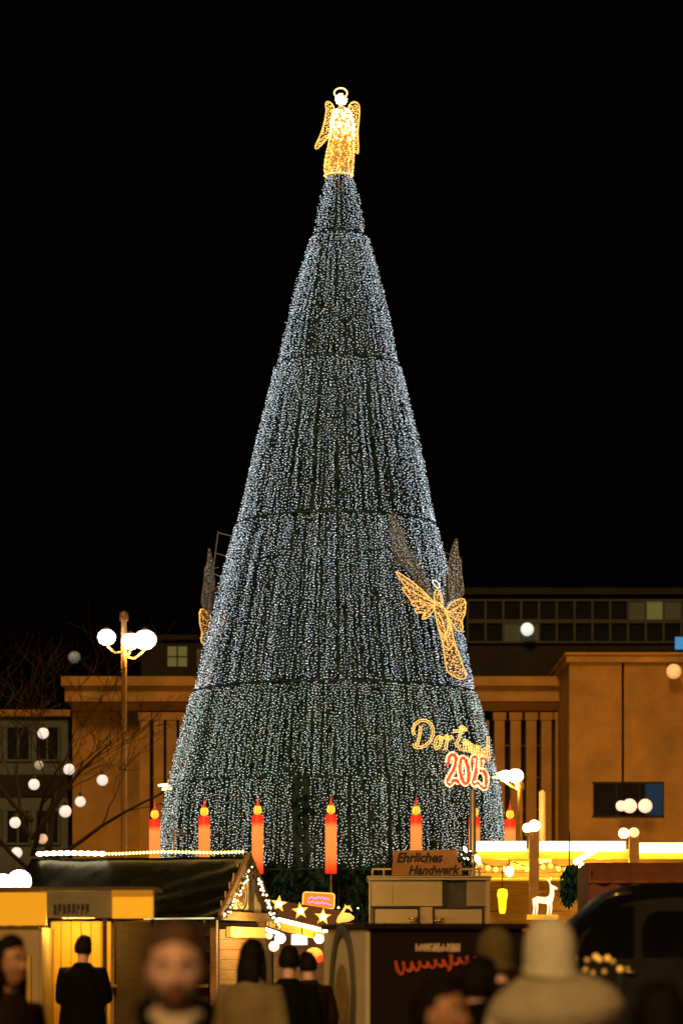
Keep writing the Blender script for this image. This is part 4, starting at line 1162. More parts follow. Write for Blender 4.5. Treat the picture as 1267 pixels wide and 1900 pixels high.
mb.tube(path, [.011 + .008 * abs(math.sin(k * .24)) for k in range(260)], 6); mb.build('red_lettering', mat('red_print', (.52, .09, .025), .55, var=.15), db)
# pale ledge behind the booth
b = MB(); b.box(X(608, 53), X(684, 53), 52.8, 53.6, 0, Z(1716, 53)); tag(b.build('pale_counter', mat('ledge_wood', (.16, .12, .08), .6, var=.3)), 'brown counter block between the swan figure and the grey kiosk', 'counter')

# ================================================================== yellow booth at the left
d = 29.0
yb = thing('yellow_booth', (X(90, d), d, 0), 'booth with yellow and grey header boards and a bright amber lit back wall, left', 'booth')
M_yel = mat('yellow_board', (.78, .47, .05), .5, var=.1, scale=2)
M_beige = mat('beige_panel', (.38, .27, .15), .6, var=.15, scale=2)
M_gry = mat('grey_board', (.20, .165, .115), .6, var=.2, scale=3)
lit = mat('lit_yellow_box', (.8, .5, .06), .5, var=.12, scale=2, emit=(1, .42, .008), es=.5)
M_yglow = mat('lit_yellow_header', (.8, .5, .06), .5, var=.12, scale=2, emit=(1, .40, .008), es=.40)
mb = MB(); mb.box(X(-90, d), X(87, d), d - .06, d, Z(1718, d), Z(1657, d)); mb.build('header_board', M_yglow, yb)
mb = MB(); mb.box(X(89, d), X(209, d), d - .03, d + .02, Z(1704, d), Z(1654, d)); gb = mb.build('header_board', M_gry, yb)
mb = MB(); rs = random.Random(31)
x = X(100, d)
while x < X(160, d):
    h = .055; z = Z(1688, d); mb.box(x, x + .012, d - .036, d - .031, z - h, z + h); mb.box(x + .013, x + .032, d - .036, d - .031, z + rs.uniform(-h, h * .6), z + h * rs.uniform(.7, 1)); x += .045
mb.build('lettering', M_rub, gb)
mb = MB(); mb.box(X(210, d), X(284, d), d - .12, d + .1, Z(1705, d), Z(1665, d)); lb_ = mb.build('lit_box', lit, yb)
mb = MB(); mb.box(X(209, d), X(285, d), d - .13, d + .11, Z(1664.6, d), Z(1653, d)); mb.build('box_lid', M_yel, lb_)
mb = MB(); mb.box(X(-90, d), X(73, d), d + .0, d + .05, .1, Z(1720, d)); mb.build('front_panel', M_beige, yb)
mb = MB(); mb.box(X(50, d), X(57, d), d - .03, d - .002, .1, Z(1830, d) + .3); mb.build('trim', M_yel, yb)
bw = (X(190, d) - X(72, d) - .01) / 6
for k in range(6):
    x = X(72, d) + .005 + k * bw; mb = MB(); mb.box(x, x + bw - .008, d + 1.2 + .006 * (k % 2), d + 1.26, .1, Z(1708, d)); mb.build('wall_board', M_yel, yb)
mb = MB(); mb.box(X(73, d) + .003, X(78, d), d + .0, d + 1.2, .1, Z(1722, d)); mb.build('side_wall', M_beige, yb)
mb = MB(); mb.box(X(190, d), X(198, d), d - .02, d + .06, .1, Z(1705, d)); mb.build('post', M_wooddk, yb)
mb = MB(); mb.box(X(280, d), X(287, d), d - .02, d + .06, .1, Z(1706, d)); mb.build('post', M_wooddk, yb)
mb = MB(); mb.box(X(-90, d), X(287, d), d - .1, d + 1.4, 0, .098); mb.build('floor', M_wooddk, yb)
mb = MB(); mb.box(X(199, d), X(279, d), d + 1.2, d + 1.26, .1, Z(1708, d)); mb.build('back_wall', M_wooddk, yb)
mb = MB(); mb.box(X(-90, d), X(287, d), d + .15, d + 1.3, Z(1653, d), Z(1653, d) + .04); mb.build('roof', M_wooddk, yb)
mb = MB(); mb.box(X(110, d), X(170, d), d + .3, d + .34, Z(1702, d) - .01, Z(1702, d) + .02); lb2 = mb.build('strip_lamp', M_warmw, yb)
lamp('booth_lamp', (X(125, d), d + .62, Z(1716, d)), 30, (1, .55, .08), yb, .15)
# pale parcel held by nobody: a box on the booth floor shelf
b = MB(); b.box(X(136, 29.3), X(184, 29.3), 29.25, 29.6, .1, Z(1812, 29.3)); cb_ = b
tag(b.build('serving_block', mat('tan_block', (.50, .34, .15), .6, var=.2)), 'tan counter block standing in the amber lit booth', 'counter')
for px, py, rx, lb in ((36, 1636, .145, 'large glaring white lamp above the yellow header board'), (6, 1640, .12, 'glaring white lamp cut by the left picture edge')):
    p = P(px, py, 32); o = thing('glaring_lamp', p, lb, 'lamp', 'glaring lamps above the yellow booth')
    b = MB(); b.ball(p, rx, 16, 12, (.9, .9, .85)); b.build('globe', mat('white_hot_globe', (.9, .9, .9), .3, var=0, emit=(1, .90, .80), es=7), o, True)
    b = MB(); b.tube([p + Vector((0, .06, -rx * .8)), Vector((p.x, p.y + .1, 0))], [.05, .04], 8); b.build('post', M_pole, o, True)

# ================================================================== bright stall at the right
d = 62.0
rs_ = thing('bright_stall', (X(1080, d), d, 0), 'long market stall with glaring white light bars along its yellow fascia', 'market stall')
M_bar = mat('light_bar', (.9, .85, .6), .3, var=0, emit=(1, .80, .36), es=5.5)
M_fasc = mat('yellow_lit_board', (.85, .55, .06), .35, var=.15, scale=3, emit=(1, .58, .01), es=.55)  # light on fascia and shelf put in as the boards' own glow
M_gold2 = mat('golden_boards', (.50, .27, .06), .55, var=.35, scale=1.5, wood='h')
for a, b_, y in ((884, 976, 1571), (1001, 1160, 1571), (1178, 1300, 1574)):
    mb = MB(); mb.bar(P(a, y, d - .8), P(b_, y, d - .8), .16, .2); mb.build('light_bar', M_bar, rs_)
mb = MB(); mb.box(X(882, d), X(1310, d), d - .75, d - .68, Z(1597, d), Z(1579, d)); mb.build('fascia', M_fasc, rs_)
mb = MB(); mb.box(X(880, d), X(1320, d), d - .67, d + 2.5, Z(1577, d), Z(1577, d) + .05); mb.build('roof', M_wooddk, rs_)
for k in range(9):
    z0 = .1 + k * .42
    mb = MB(); mb.box(X(888, d), X(1310, d), d + 1.6, d + 1.66, z0, z0 + .41); mb.build('wall_board', M_gold2, rs_)
for px in (985, 1168):
    mb = MB(); mb.box(X(px, d) - .1, X(px, d) + .1, d - 1.0, d - .82, 0, Z(1549, d)); mb.build('post', mat('post_amber', (.42, .22, .06), .6, var=.3), rs_)
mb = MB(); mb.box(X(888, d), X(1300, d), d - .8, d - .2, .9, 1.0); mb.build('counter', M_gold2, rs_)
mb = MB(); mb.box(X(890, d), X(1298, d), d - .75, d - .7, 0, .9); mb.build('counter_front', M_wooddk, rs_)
mb = MB(); mb.box(X(952, d), X(988, d), d + .9, d + .95, Z(1612, d), Z(1597, d)); mb.build('green_sign', mat('green_sign', (.12, .3, .05), .5, var=.3, emit=(.2, .3, .02), es=.25), rs_)
mb = MB(); mb.box(X(1000, d), X(1028, d), d + .8, d + .85, Z(1600, d), Z(1588, d)); mb.build('pink_sign', mat('pinkish_sign', (.7, .45, .35), .5, var=.3), rs_)
mb = MB(); mb.box(X(890, d), X(1085, d), d + .3, d + 1.5, Z(1632, d), Z(1629, d)); mb.build('shelf', M_fasc, rs_)
for px, p_ in ((930, 95), (1010, 95), (1120, 80)): lamp('stall_lamp', P(px, 1604, d + .3), p_, (1, .56, .10), rs_, .15)
GL = [(978, 1537, 9, M_sodium, 'yellow ball lamp left on the first amber post of the bright stall'), (991, 1533, 11, M_warmy, 'white ball lamp on the first amber post of the bright stall'), (1157, 1547, 10, M_sodium, 'yellow ball lamp on the second amber post of the bright stall'), (1176, 1546, 10, mat('cream_dim_globe', (.9, .8, .6), .3, var=0, emit=(1, .7, .36), es=1.0), 'cream ball lamp on the second amber post of the bright stall')]
for px, py, r, m, lb in GL:
    p = P(px, py, d - .95); o = thing('ball_lamp', p, lb, 'lamp', 'ball lamps on the amber posts'); rr = r * d / F
    b = MB(); b.ball(p, rr, 16, 12); b.build('globe', m, o, True)
    b = MB(); b.lathe([(p.z - rr - .05, .06), (p.z - rr * .9, .05)], (p.x, p.y, 0), 10); b.build('collar', M_pole, o)
for px, py, r, m, lb in ((945, 1618, 8, M_warmy, 'white bulb hanging inside the bright stall beside the green sign'), (987, 1612, 5, M_sodium, 'small amber bulb inside the bright stall below the first post'), (1082, 1613, 10, M_warmy, 'white bulb under the slanting light tube of the bright stall')):
    p = P(px, py, d - .3); o = thing('hanging_bulb', p, lb, 'light bulb', 'bulbs inside the bright stall'); rr = r * d / F
    b = MB(); b.ball(p, rr, 12, 10, (1, 1, 1.2)); b.build('bulb', m, o, True); b = MB(); b.tube([p + Vector((0, 0, rr)), p + Vector((0, 0, .35))], .01, 4); b.build('cord', M_wire, o)
a0, a1 = P(1066, 1601, d - 1.2), P(1108, 1575, d - 1.0)
o = thing('slanting_tube', a0, 'slanting white light tube below the fascia of the bright stall', 'lamp'); b = MB(); b.tube([a0, a1], .06, 8); b.build('tube', M_bar, o, True); b = MB(); b.bar(a0 + Vector((0, .09, .02)), a1 + Vector((0, .09, .02)), .05); b.build('holder', M_wire, o)
p = P(932, 1672, 58.6); o = thing('yellow_lantern', p, 'tall glowing yellow lantern in the bright stall right of the kiosk', 'lantern')
b = MB(); b.lathe([(p.z - .26, .05), (p.z - .2, .07), (p.z, .085), (p.z + .12, .11), (p.z + .22, .09), (p.z + .24, .03)], (p.x, p.y, 0), 14); b.build('shade', mat('yellow_shade', (.9, .7, .05), .4, var=.3, scale=6, emit=(1, .60, .01), es=1.6), o, True)
b = MB(); b.tube([p + Vector((0, 0, .24)), p + Vector((0, 0, .7))], .012, 5); b.build('cord', M_wire, o)
sl = thing('inner_light_string', P(990, 1606, d - .2), 'drooping string of golden bulbs inside the bright stall under its fascia', 'light string')
pts = [P(890 + 190 * k / 26, 1600 + 9 * math.sin(PI * ((k * 3 / 26) % 1)), d - .2) for k in range(27)]
mb = MB(); mb.tube(pts, .01, 4); mb.build('cable', M_wire, sl)
bl = MB(); bl.ball((0, 0, 0), .05, 10, 8, (1, 1, 1.2)); part_at('bulb', bl, mat('golden_bulb', (.9, .7, .3), .3, var=0, emit=(1, .62, .10), es=1.6), sl, [p - Vector((0, .02, .06)) for p in pts[::2]], True)
# white lit reindeer figure
d = 36.0; S = d / F
rd = thing('reindeer_figure', P(1015, 1704, d), 'small white lit reindeer figure on a yellow base, above the beanie', 'light figure')
M_wh = mat('white_lit_figure', (.9, .85, .75), .5, var=.5, scale=20, emit=(1, .72, .46), es=1.4)
b = MB(); q = lambda x, y, dy=0: P(x, y, d) + Vector((0, dy, 0))
b.tube([q(988, 1672), q(996, 1670), q(1012, 1672), q(1022, 1668)], [0.0229, 0.0393, 0.0425, 0.0360], 10)
b.tube([q(1020, 1672), q(1024, 1660), q(1024, 1650)], [0.0393, 0.0295, 0.0229], 8)
b.tube([q(1020, 1646), q(1025, 1647), q(1034, 1650)], [0.0196, 0.0249, 0.0118], 8)
b.build('body', M_wh, rd, True)
for x, dy in ((990, -.033), (996, .033), (1016, -.033), (1022, .033)):
    b = MB(); b.tube([q(x, 1674, dy), q(x + 1, 1686, dy), q(x - 1, 1698, dy)], [0.0170, 0.0111, 0.0092], 6); b.build('leg', M_wh, rd, True)
for dy in (-0.0393, 0.0393):
    b = MB(); b.tube([q(1022, 1645, dy * .3), q(1019, 1637, dy), q(1022, 1629, dy * 1.4)], [0.0079, 0.0065, 0.0039], 5); b.tube([q(1019, 1637, dy), q(1014, 1632, dy * 1.3)], [0.0059, 0.0033], 5); b.build('antler', M_wh, rd)
b = MB(); c = q(1010, 1703); b.box(c.x - .21, c.x + .16, d - .08, d + .08, c.z - .026, c.z + .033); b.build('base', mat('yellow_base', (.8, .5, .06), .5, var=.2, emit=(1, .5, .02), es=.7), rd)
b = MB(); b.box(c.x - .03, c.x + .03, d - .03, d + .03, 0, c.z - .027); b.build('post', M_wooddk, rd)
# hanging fir bundle
p = P(1056, 1642, 50); o = thing('fir_bundle', p + Vector((0, 0, .45)), 'dark hanging fir bundle beside the dark red awning', 'fir decoration')
mb = MB(); rnd = random.Random(77)
for k in range(420):
    f = rnd.random(); w_ = .17 * math.sin(PI * min(1, f * .8 + .15))
    q_ = p + Vector((rnd.uniform(-w_, w_) + (.05 - .06 * f), rnd.uniform(-w_, w_), .35 - f * .62))
    spray(mb, q_, Vector((rnd.uniform(-.6, .6), rnd.uniform(-.6, .6), -1)), rnd.uniform(.1, .2), .03)
stuff(mb.build('needles', M_fir, o))
b = MB(); b.tube([p + Vector((0, 0, .3)), p + Vector((0, 0, .9))], .012, 5); b.build('cord', M_wire, o)
# dark red awning
d = 44.0
aw = thing('red_awning', (X(1180, d), d, 0), 'dark red closed awning stall behind the black van', 'market stall')
M_red = mat('dark_red_canvas', (.16, .045, .02), .7, var=.25, scale=3, bump=.3)
mb = MB(); x0, x1 = X(1086, d), X(1330, d)
mb.grid(lambda u, v: Vector((x0 + (x1 - x0) * u, d - .5 + .9 * v + .03 * math.sin(u * 40), Z(1640, d) + (Z(1600, d) - Z(1640, d)) * math.sin(v * PI / 2))), 40, 10)
cv = mb.build('canopy', M_red, aw, True); md = cv.modifiers.new('t', 'SOLIDIFY'); md.thickness = .02
mb = MB(); mb.box(x0 + .02, x1, d - .46, d - .4, .1, Z(1641, d)); mb.build('front_curtain', M_red, aw)
mb = MB(); mb.box(x0 + .01, x0 + .05, d - .39, d + 1.6, 0, Z(1606, d)); mb.build('side_panel', M_red, aw)
mb = MB(); mb.box(x0 + .06, x1, d + .41, d + 1.6, Z(1606, d), Z(1601, d)); mb.build('roof', M_red, aw)

# ------------------------------------------------------------------ black van
d = 23.0
van = thing('black_van', (X(1200, d), d, 0), 'black van with rounded roof parked at the right edge, windows dark', 'van')
M_car = mat('black_car_paint', (.004, .004, .004), .38, var=.15)
M_glass = mat('tinted_glass', (.004, .004, .004), .06, var=.1)
M_tyre = mat('tyre_rubber', (.012, .012, .012), .8, var=.2)
sc = d / F
out = [(1042, 1900), (1042, 1800), (1046, 1752), (1060, 1724), (1082, 1700), (1108, 1676), (1140, 1652), (1175, 1640), (1230, 1634), (1330, 1632)]
prof = [(X(a, d), Z(b, d)) for a, b in out]; x_r = X(1042, d) + 4.7
prof = [(prof[0][0] + .05, .35), (prof[0][0], .8)] + prof[1:] + [(x_r - .25, prof[-1][1] - .02), (x_r - .04, prof[-1][1] - .25), (x_r, 1.0), (x_r, .4)]
nW = 9; W = 1.9
def vsec(k):
    f = k / (nW - 1); y = d + f * W; tin = (abs(f - .5) * 2) ** 4
    return [(x, y, z - (.14 * tin if z > 1.5 else .02 * tin)) for x, z in prof]
mb = MB(); secs = [vsec(k) for k in range(nW)]; n = len(prof)
mb.add([p for s in secs for p in s], [(k * n + i, k * n + i + 1, (k + 1) * n + i + 1, (k + 1) * n + i) for k in range(nW - 1) for i in range(n - 1)] + [tuple(range(n - 1, -1, -1)), tuple((nW - 1) * n + i for i in range(n))] + [((k + 1) * n - 1, k * n, (k + 1) * n, (k + 2) * n - 1) for k in range(nW - 1)])
bodyo = mb.build('body', M_car, van)
def on_side(poly, name, m, dep=.02, parent=van):
    mb = MB(); mb.prism([(X(a, d), d - dep, Z(b, d)) for a, b in poly], (0, dep - .002, 0)); return mb.build(name, m, parent)
on_side([(1192, 1775), (1190, 1725), (1200, 1700), (1215, 1692), (1290, 1690), (1292, 1775)], 'window', M_glass)
on_side([(1072, 1776), (1084, 1738), (1112, 1702), (1138, 1684), (1176, 1682), (1176, 1776)], 'window', M_glass)
on_side([(1310, 1775), (1310, 1690), (1520, 1690), (1520, 1775)], 'window', M_glass)
dr = on_side([(1064, 1950), (1062, 1790), (1182, 1790), (1182, 1950)], 'door', M_car, .012)
mb = MB(); mb.tube([P(1160, 1805, d - .04), P(1178, 1805, d - .04)], .014, 6); mb.build('handle', M_steel, dr, True)
mb = MB(); mb.tube([P(1122, 1668, d - .012), P(1146, 1660, d - .012), P(1172, 1657, d - .012)], .012, 6); mb.build('drip_rail', mat('yellow_glint_strip', (.45, .38, .14), .2, .9, var=.1), van, True)  # yellow reflection painted into the strip's metal colour
mb = MB(); mb.ball(P(1070, 1785, d - .12), .09, 10, 8, (.7, 1, 1)); mb.build('mirror', M_car, van, True)
mb = MB(); mb.ball(P(1044, 1850, d + .25), .1, 10, 8, (.4, 1, 1)); mb.build('headlight', M_steel, van, True)
for wx in (X(1042, d) + .85, X(1042, d) + 3.7):
    for wy in (d + .02, d + W - .24):
        mb = MB(); mb.tube([(wx, wy, .34), (wx, wy + .22, .34)], .34, 24); wh = mb.build('wheel', M_tyre, van, True)
        mb = MB(); mb.tube([(wx, wy - .012, .34), (wx, wy + .001, .34)], .2, 16); mb.build('rim', M_steel, wh, True)
# cluster of amber lights in front of the van
cl = thing('amber_light_cluster', P(1110, 1792, 16), 'loose cluster of small amber round lights between the cream beanie and the van', 'light string')
gp_ = [(1089, 1782, 7.5, 0), (1105, 1776, 9, 1), (1112, 1781, 8, 1), (1127, 1779, 9, 1), (1137, 1785, 7.5, 0), (1150, 1799, 9, 1), (1121, 1804, 7.5, 0), (1086, 1800, 8, 0), (1100, 1806, 7, 0), (1164, 1799, 6, 0)]
for (a, b_, r, k) in gp_:
    mb = MB(); mb.ball(P(a, b_, 16), r * 16 / F * .62, 12, 10)
    mb.build('bulb', mat('amber_bulb', (.8, .5, .2), .4, var=0, emit=(1, .42, .05), es=.85) if k else mat('faint_amber_bulb', (.6, .4, .15), .4, var=0, emit=(.6, .26, .04), es=.5), cl, True)
mb = MB(); mb.tube([P(a, b_, 16.02) for a, b_, _, _ in gp_], .004, 4); mb.tube([P(1150, 1799, 16.02), P(1150, 1830, 16.02), Vector((X(1150, 16), 16.02, 0))], .012, 5); mb.build('cable', M_wire, cl)

# ================================================================== people
def skin_mat(name, c):
    m = mat(name, c, .5, var=.12, scale=25)
    m.node_tree.nodes['Principled BSDF'].inputs['Subsurface Weight'].default_value = .12
    m.node_tree.nodes['Principled BSDF'].inputs['Subsurface Radius'].default_value = (.02, .008, .004)
    return m
M_skin = skin_mat('skin', (.72, .44, .40)); M_skin2 = skin_mat('skin_tan', (.42, .20, .12))
M_hairb = mat('brown_hair', (.10, .05, .026), .55, var=.5, scale=40, bump=.5, bscale=90)
M_hairk = mat('dark_hair', (.010, .007, .006), .5, spec=.08, var=.5, scale=40, bump=.5, bscale=90)
M_black = mat('black_wool', (.004, .004, .0045), .85, spec=.08, var=.3, scale=20, bump=.3, bscale=120)
M_creamc = mat('cream_fleece', (.46, .40, .32), .9, var=.16, scale=9, bump=.7, bscale=60)
M_beanie = mat('cream_knit', (.80, .76, .66), .9, var=.12, scale=30, bump=.7, bscale=110)
M_jeans = mat('dark_denim', (.015, .018, .03), .8, spec=.08, var=.3)
M_olive = mat('olive_parka', (.20, .15, .07), .8, var=.25, scale=6, bump=.3)
M_pinkk = mat('pale_pink_knit', (.66, .56, .52), .9, var=.12, scale=14, bump=.6, bscale=70)
M_brownc = mat('dark_brown_coat', (.018, .009, .006), .8, spec=.08, var=.3)
M_khaki = mat('khaki_knit', (.10, .075, .025), .9, var=.2)
M_eye = mat('eye_white', (.6, .55, .5), .2, var=0); M_iris = mat('iris', (.03, .02, .015), .15, var=0)
M_lip = mat('lips', (.30, .09, .07), .45, var=.1)

HW, HD, HH = .074, .096, .117
def head_pt(n):
    """point of the head surface in direction n; face towards -y"""
    x, y, z = n
    p = Vector((x * HW, y * HD, z * HH))
    if z < 0:
        k = (-z) ** 1.3
        p.x *= 1 - .30 * k; p.y = p.y * (1 - .16 * k) - .010 * k
    if y > 0 and z < -.2: p.y *= 1 - .35 * (-z - .2)
    if y < 0:
        fr = -y
        g = lambda cx, cz, sx, sz: math.exp(-((abs(p.x) - cx) / sx) ** 2 - ((p.z - cz) / sz) ** 2) * min(1, fr * 1.6)
        p.y += .017 * g(.031, .012, .018, .014)                    # eye sockets
        p.y -= .010 * g(.028, .034, .028, .010)                    # brow
        p.y -= .010 * g(0, .004, .010, .03) + .021 * g(0, -.019, .013, .014) + .006 * g(.011, -.026, .008, .008)   # nose
        p.y -= .007 * g(0, -.054, .022, .006) + .007 * g(0, -.065, .020, .006) - .006 * g(0, -.0595, .024, .0026)  # lips
        p.y -= .009 * g(0, -.094, .024, .016)                      # chin
        p.y -= .004 * g(.046, -.016, .018, .016)                   # cheek
    return p
def head_grid(mb, c, nu=44, nv=36, fn=None):
    def f(p): return p
    vs = []; fs = []
    for j in range(nv + 1):
        th = PI * j / nv
        for i in range(nu):
            a = 2 * PI * i / nu
            n = Vector((math.sin(th) * math.sin(a), -math.sin(th) * math.cos(a), math.cos(th)))
            p = head_pt(n)
            if fn: p = fn(n, p)
            vs.append(c + p)
    for j in range(nv):
        for i in range(nu): fs.append((j * nu + i, (j + 1) * nu + i, (j + 1) * nu + (i + 1) % nu, j * nu + (i + 1) % nu))
    mb.add(vs, fs)
def remesh(mb, name, m, parent, vox, smooth=2):
    o = mb.build(name, m, parent, True)
    r = o.modifiers.new('r', 'REMESH'); r.mode = 'VOXEL'; r.voxel_size = vox; r.use_smooth_shade = True
    s = o.modifiers.new('s', 'SMOOTH'); s.iterations = smooth; s.factor = .5
    dg = bpy.context.evaluated_depsgraph_get(); dg.update()
    me = bpy.data.meshes.new_from_object(o.evaluated_get(dg)); old = o.data
    o.modifiers.clear(); o.data = me; me.name = name; bpy.data.meshes.remove(old)
    return o
def arm_pts(sd, pose):
    sh = Vector((sd * .175, .01, 1.41))
    if pose == 'relaxed': el, wr = Vector((sd * .245, .03, 1.13)), Vector((sd * .235, -.05, .88))
    elif pose == 'pockets': el, wr = Vector((sd * .275, .07, 1.14)), Vector((sd * .17, -.12, .98))
    elif pose == 'forward': el, wr = Vector((sd * .235, -.02, 1.13)), Vector((sd * .10, -.25, 1.20))
    return sh, el, wr
def make_hand(mb, wr, d, sd):
    """palm, four unequal bent fingers and a thumb leaving the side of the palm"""
    d = d.normalized(); side = Vector((0, -1, 0)); side = (side - d * side.dot(d)).normalized(); nrm = d.cross(side) * (-sd)
    pl = wr + d * .09
    mb.tube([wr, wr + d * .04, pl], [(.024, .018), (.040, .016), (.040, .013)], 10, side=side)
    for k, (L, o) in enumerate(((.068, .030), (.078, .010), (.073, -.010), (.058, -.029))):
        b = pl + side * o - d * .012; cv = nrm * -.012
        mb.tube([b, b + d * L * .45, b + d * L * .8 + cv, b + d * L + cv * 2.4], [.0092, .0088, .008, .006], 7)
    b = wr + d * .028 + side * .030
    mb.tube([b, b + d * .026 + side * .022 - nrm * .004, b + d * .058 + side * .026 - nrm * .014], [.012, .0105, .0075], 7)
def make_person(name, loc, rot, H, label, skin, coat, hairm, hair='short', pose='relaxed', coatlen=.86, trousers=None, vox=.009, beard=None, eyes=False, hood=None, beanie=None, lean=0, scarf=None, collar=None, bulk=1.0, turn=0, nod=0):
    """built 1.74 m tall facing -y at the origin, then scaled, turned and set in place"""
    r = thing(name, (0, 0, 0), label, 'person')
    hc = Vector((0, -.022, 1.74 - HH))
    HM = Matrix.Translation(hc) @ Matrix.Rotation(turn, 4, 'Z') @ Matrix.Rotation(nod, 4, 'X')
    body = MB()
    body.M = HM; head_grid(body, Vector())
    for sd in (-1, 1):
        body.ball((sd * .074, .012, -.006), .031, 10, 8, (.28, .62, 1))
    body.M = None
    body.tube([(0, .02, 1.40), (0, .012, 1.47), (0, -.004, 1.56)], [(.075, .07), (.056, .056), (.054, .058)], 16, side=(1, 0, 0))
    body.tube([(0, 0, .86), (0, 0, .96), (0, .005, 1.10), (0, 0, 1.28), (0, .005, 1.39), (0, .015, 1.44)], [(.155, .11), (.165, .115), (.135, .10), (.165, .115), (.165, .10), (.08, .07)], 22, side=(1, 0, 0))
    hands = []
    for sd in (-1, 1):
        sh, el, wr = arm_pts(sd, pose)
        body.tube([sh, sh.lerp(el, .5), el, el.lerp(wr, .35), wr], [.052, .046, .039, .038, .026], 12)
        make_hand(body, wr, (wr - el) + Vector((0, 0, -.06)), sd)
        hip, kn, an = Vector((sd * .09, 0, .90)), Vector((sd * .10, -.015, .48)), Vector((sd * .105, .02, .09))
        body.tube([hip, hip.lerp(kn, .4), kn, kn.lerp(an, .35), an], [.088, .078, .054, .055, .035], 14)
        body.tube([(sd * .105, .06, .045), (sd * .108, -.04, .045), (sd * .115, -.15, .03)], [(.034, .04), (.042, .04), (.034, .022)], 10, side=(1, 0, 0))
    remesh(body, 'body', skin, r, vox)
    # coat
    c = MB(); B = bulk; zb = coatlen
    c.tube([(0, 0, zb), (0, 0, .96), (0, .005, 1.12), (0, 0, 1.29), (0, .005, 1.39), (0, .015, 1.455), (0, .012, 1.49)],
           [(.20 * B, .15 * B), (.195 * B, .145 * B), (.175 * B, .135 * B), (.195 * B, .14 * B), (.195 * B, .125 * B), (.105, .095), (.082, .08)], 26, side=(1, 0, 0))
    for sd in (-1, 1):
        sh, el, wr = arm_pts(sd, pose)
        c.tube([sh + Vector((-sd * .05, 0, -.02)), sh + Vector((0, 0, -.012)), sh.lerp(el, .5), el, el.lerp(wr, .5), wr], [.05 * B, .068 * B, .066 * B, .06 * B, .052 * B, .046 * B], 14)
    co = remesh(c, 'coat', coat, r, .014, 3)
    if hood:      # collar and hood lying on the shoulders
        c = MB()
        M_ = Matrix.Translation((0, .02, 0)) @ Matrix.Rotation(-.16, 4, 'X') @ Matrix.Rotation(.10, 4, 'Y'); c.M = Matrix.Translation((0, 0, 1.5)) @ M_ @ Matrix.Translation((0, 0, -1.5))
        c.tube([(0, 0, 1.562), (0, 0, 1.545), (0, .005, 1.50), (0, .015, 1.445), (0, .02, 1.405), (0, .02, 1.385)], [(.085, .09), (.16, .15), (.222, .195), (.250, .215), (.228, .20), (.16, .15)], 40, side=(1, 0, 0))
        for k in range(9):      # folds of the cloth
            a_ = 2 * PI * k / 9 + .3; c.tube([(.11 * math.sin(a_), .11 * math.cos(a_), 1.56), (.18 * math.sin(a_ + .12), .17 * math.cos(a_ + .12), 1.49), (.222 * math.sin(a_ + .3), .20 * math.cos(a_ + .3), 1.42)], [.014, .022, .018], 7)
        c.M = None
        remesh(c, 'hood', hood, r, .014, 4)
    if scarf:
        c = MB()
        c.tube([(.060 * math.sin(2 * PI * k / 18), -.008 + .062 * math.cos(2 * PI * k / 18), 1.503 + .012 * math.cos(2 * PI * k / 18)) for k in range(18)], .019, 9, closed=True)
        c.tube([(0, -.088, 1.50), (0, -.118, 1.38), (0, -.135, 1.22)], [(.055, .03), (.05, .025), (.035, .015)], 12, side=(1, 0, 0))
        remesh(c, 'sweater_collar', scarf, r, .012, 2)
    if collar:
        c = MB()
        c.tube([(sx * (.098 - .03 * f), .075 * math.cos(PI * (.5 + .5 * f) * 0 + PI * f * .0) * (1 - 2.2 * f) , 1.475 + .045 * (1 - f) - .05 * f) for sx, f in ((-1, 1), (-1, .7), (-1, .35), (-1, 0), (-.4, -.15), (.4, -.15), (1, 0), (1, .35), (1, .7), (1, 1))], .026, 9)
        remesh(c, 'coat_collar', collar, r, .012, 3)
    c = MB()
    for sd in (-1, 1):
        c.tube([(sd * .088, 0, .93), (sd * .095, 0, .7), (sd * .10, -.01, .48), (sd * .105, .015, .1)], [.103, .092, .072, .062], 14)
    c.tube([(0, 0, .84), (0, 0, .98)], [(.17, .125), (.17, .12)], 18, side=(1, 0, 0))
    remesh(c, 'trousers', trousers or M_jeans, r, .016, 2)
    for sd in (-1, 1):
        c = MB(); c.tube([(sd * .105, .075, .05), (sd * .108, -.05, .05), (sd * .116, -.175, .035)], [(.04, .05), (.05, .048), (.036, .03)], 12, side=(1, 0, 0)); c.build('shoe', M_black, r, True)
    if hair:
        rn = random.Random(len(label))
        def hf(n, p):
            line = .80 - .22 * abs(n.x) if n.y < -.2 else (.30 if n.y < .12 else -.34)
            if hair == 'long': line = line if n.y < -.25 else -2
            k = max(0, min(1, (n.z - line) / .16 + .4)) if n.y < .12 else max(0, min(1, (n.z - line) / .12))
            if -.12 > n.y > -.45 and hair == 'short' and n.z < .25: k = 0
            t = .012 + .007 * abs(n.x) + .005 * max(0, n.z) + .006 * noise.noise(n * 5)
            if n.y < 0 and n.z > .6: t += .012
            return p * (1 + (t / p.length) * k) if k > .02 else p * .93
        c = MB(HM); head_grid(c, Vector(), 48, 40, hf)
        if hair == 'long':
            c.tube([(0, .05, .02), (0, .075, -.08), (0, .085, -.2), (0, .08, -.30)], [(.078, .06), (.088, .05), (.085, .04), (.05, .02)], 16, side=(1, 0, 0))
            for sd in (-1, 1): c.tube([(sd * .072, .0, .03), (sd * .082, .0, -.08), (sd * .085, -.01, -.22)], [.028, .03, .016], 8)
        c.build('hair', hairm, r, True)
        if eyes:
            for sd in (-1, 1):
                c = MB(HM); c.tube([(sd * .014, -.094, .034), (sd * .03, -.092, .040), (sd * .047, -.079, .034)], [.003, .0048, .002], 6); c.build('eyebrow', hairm, r, True)
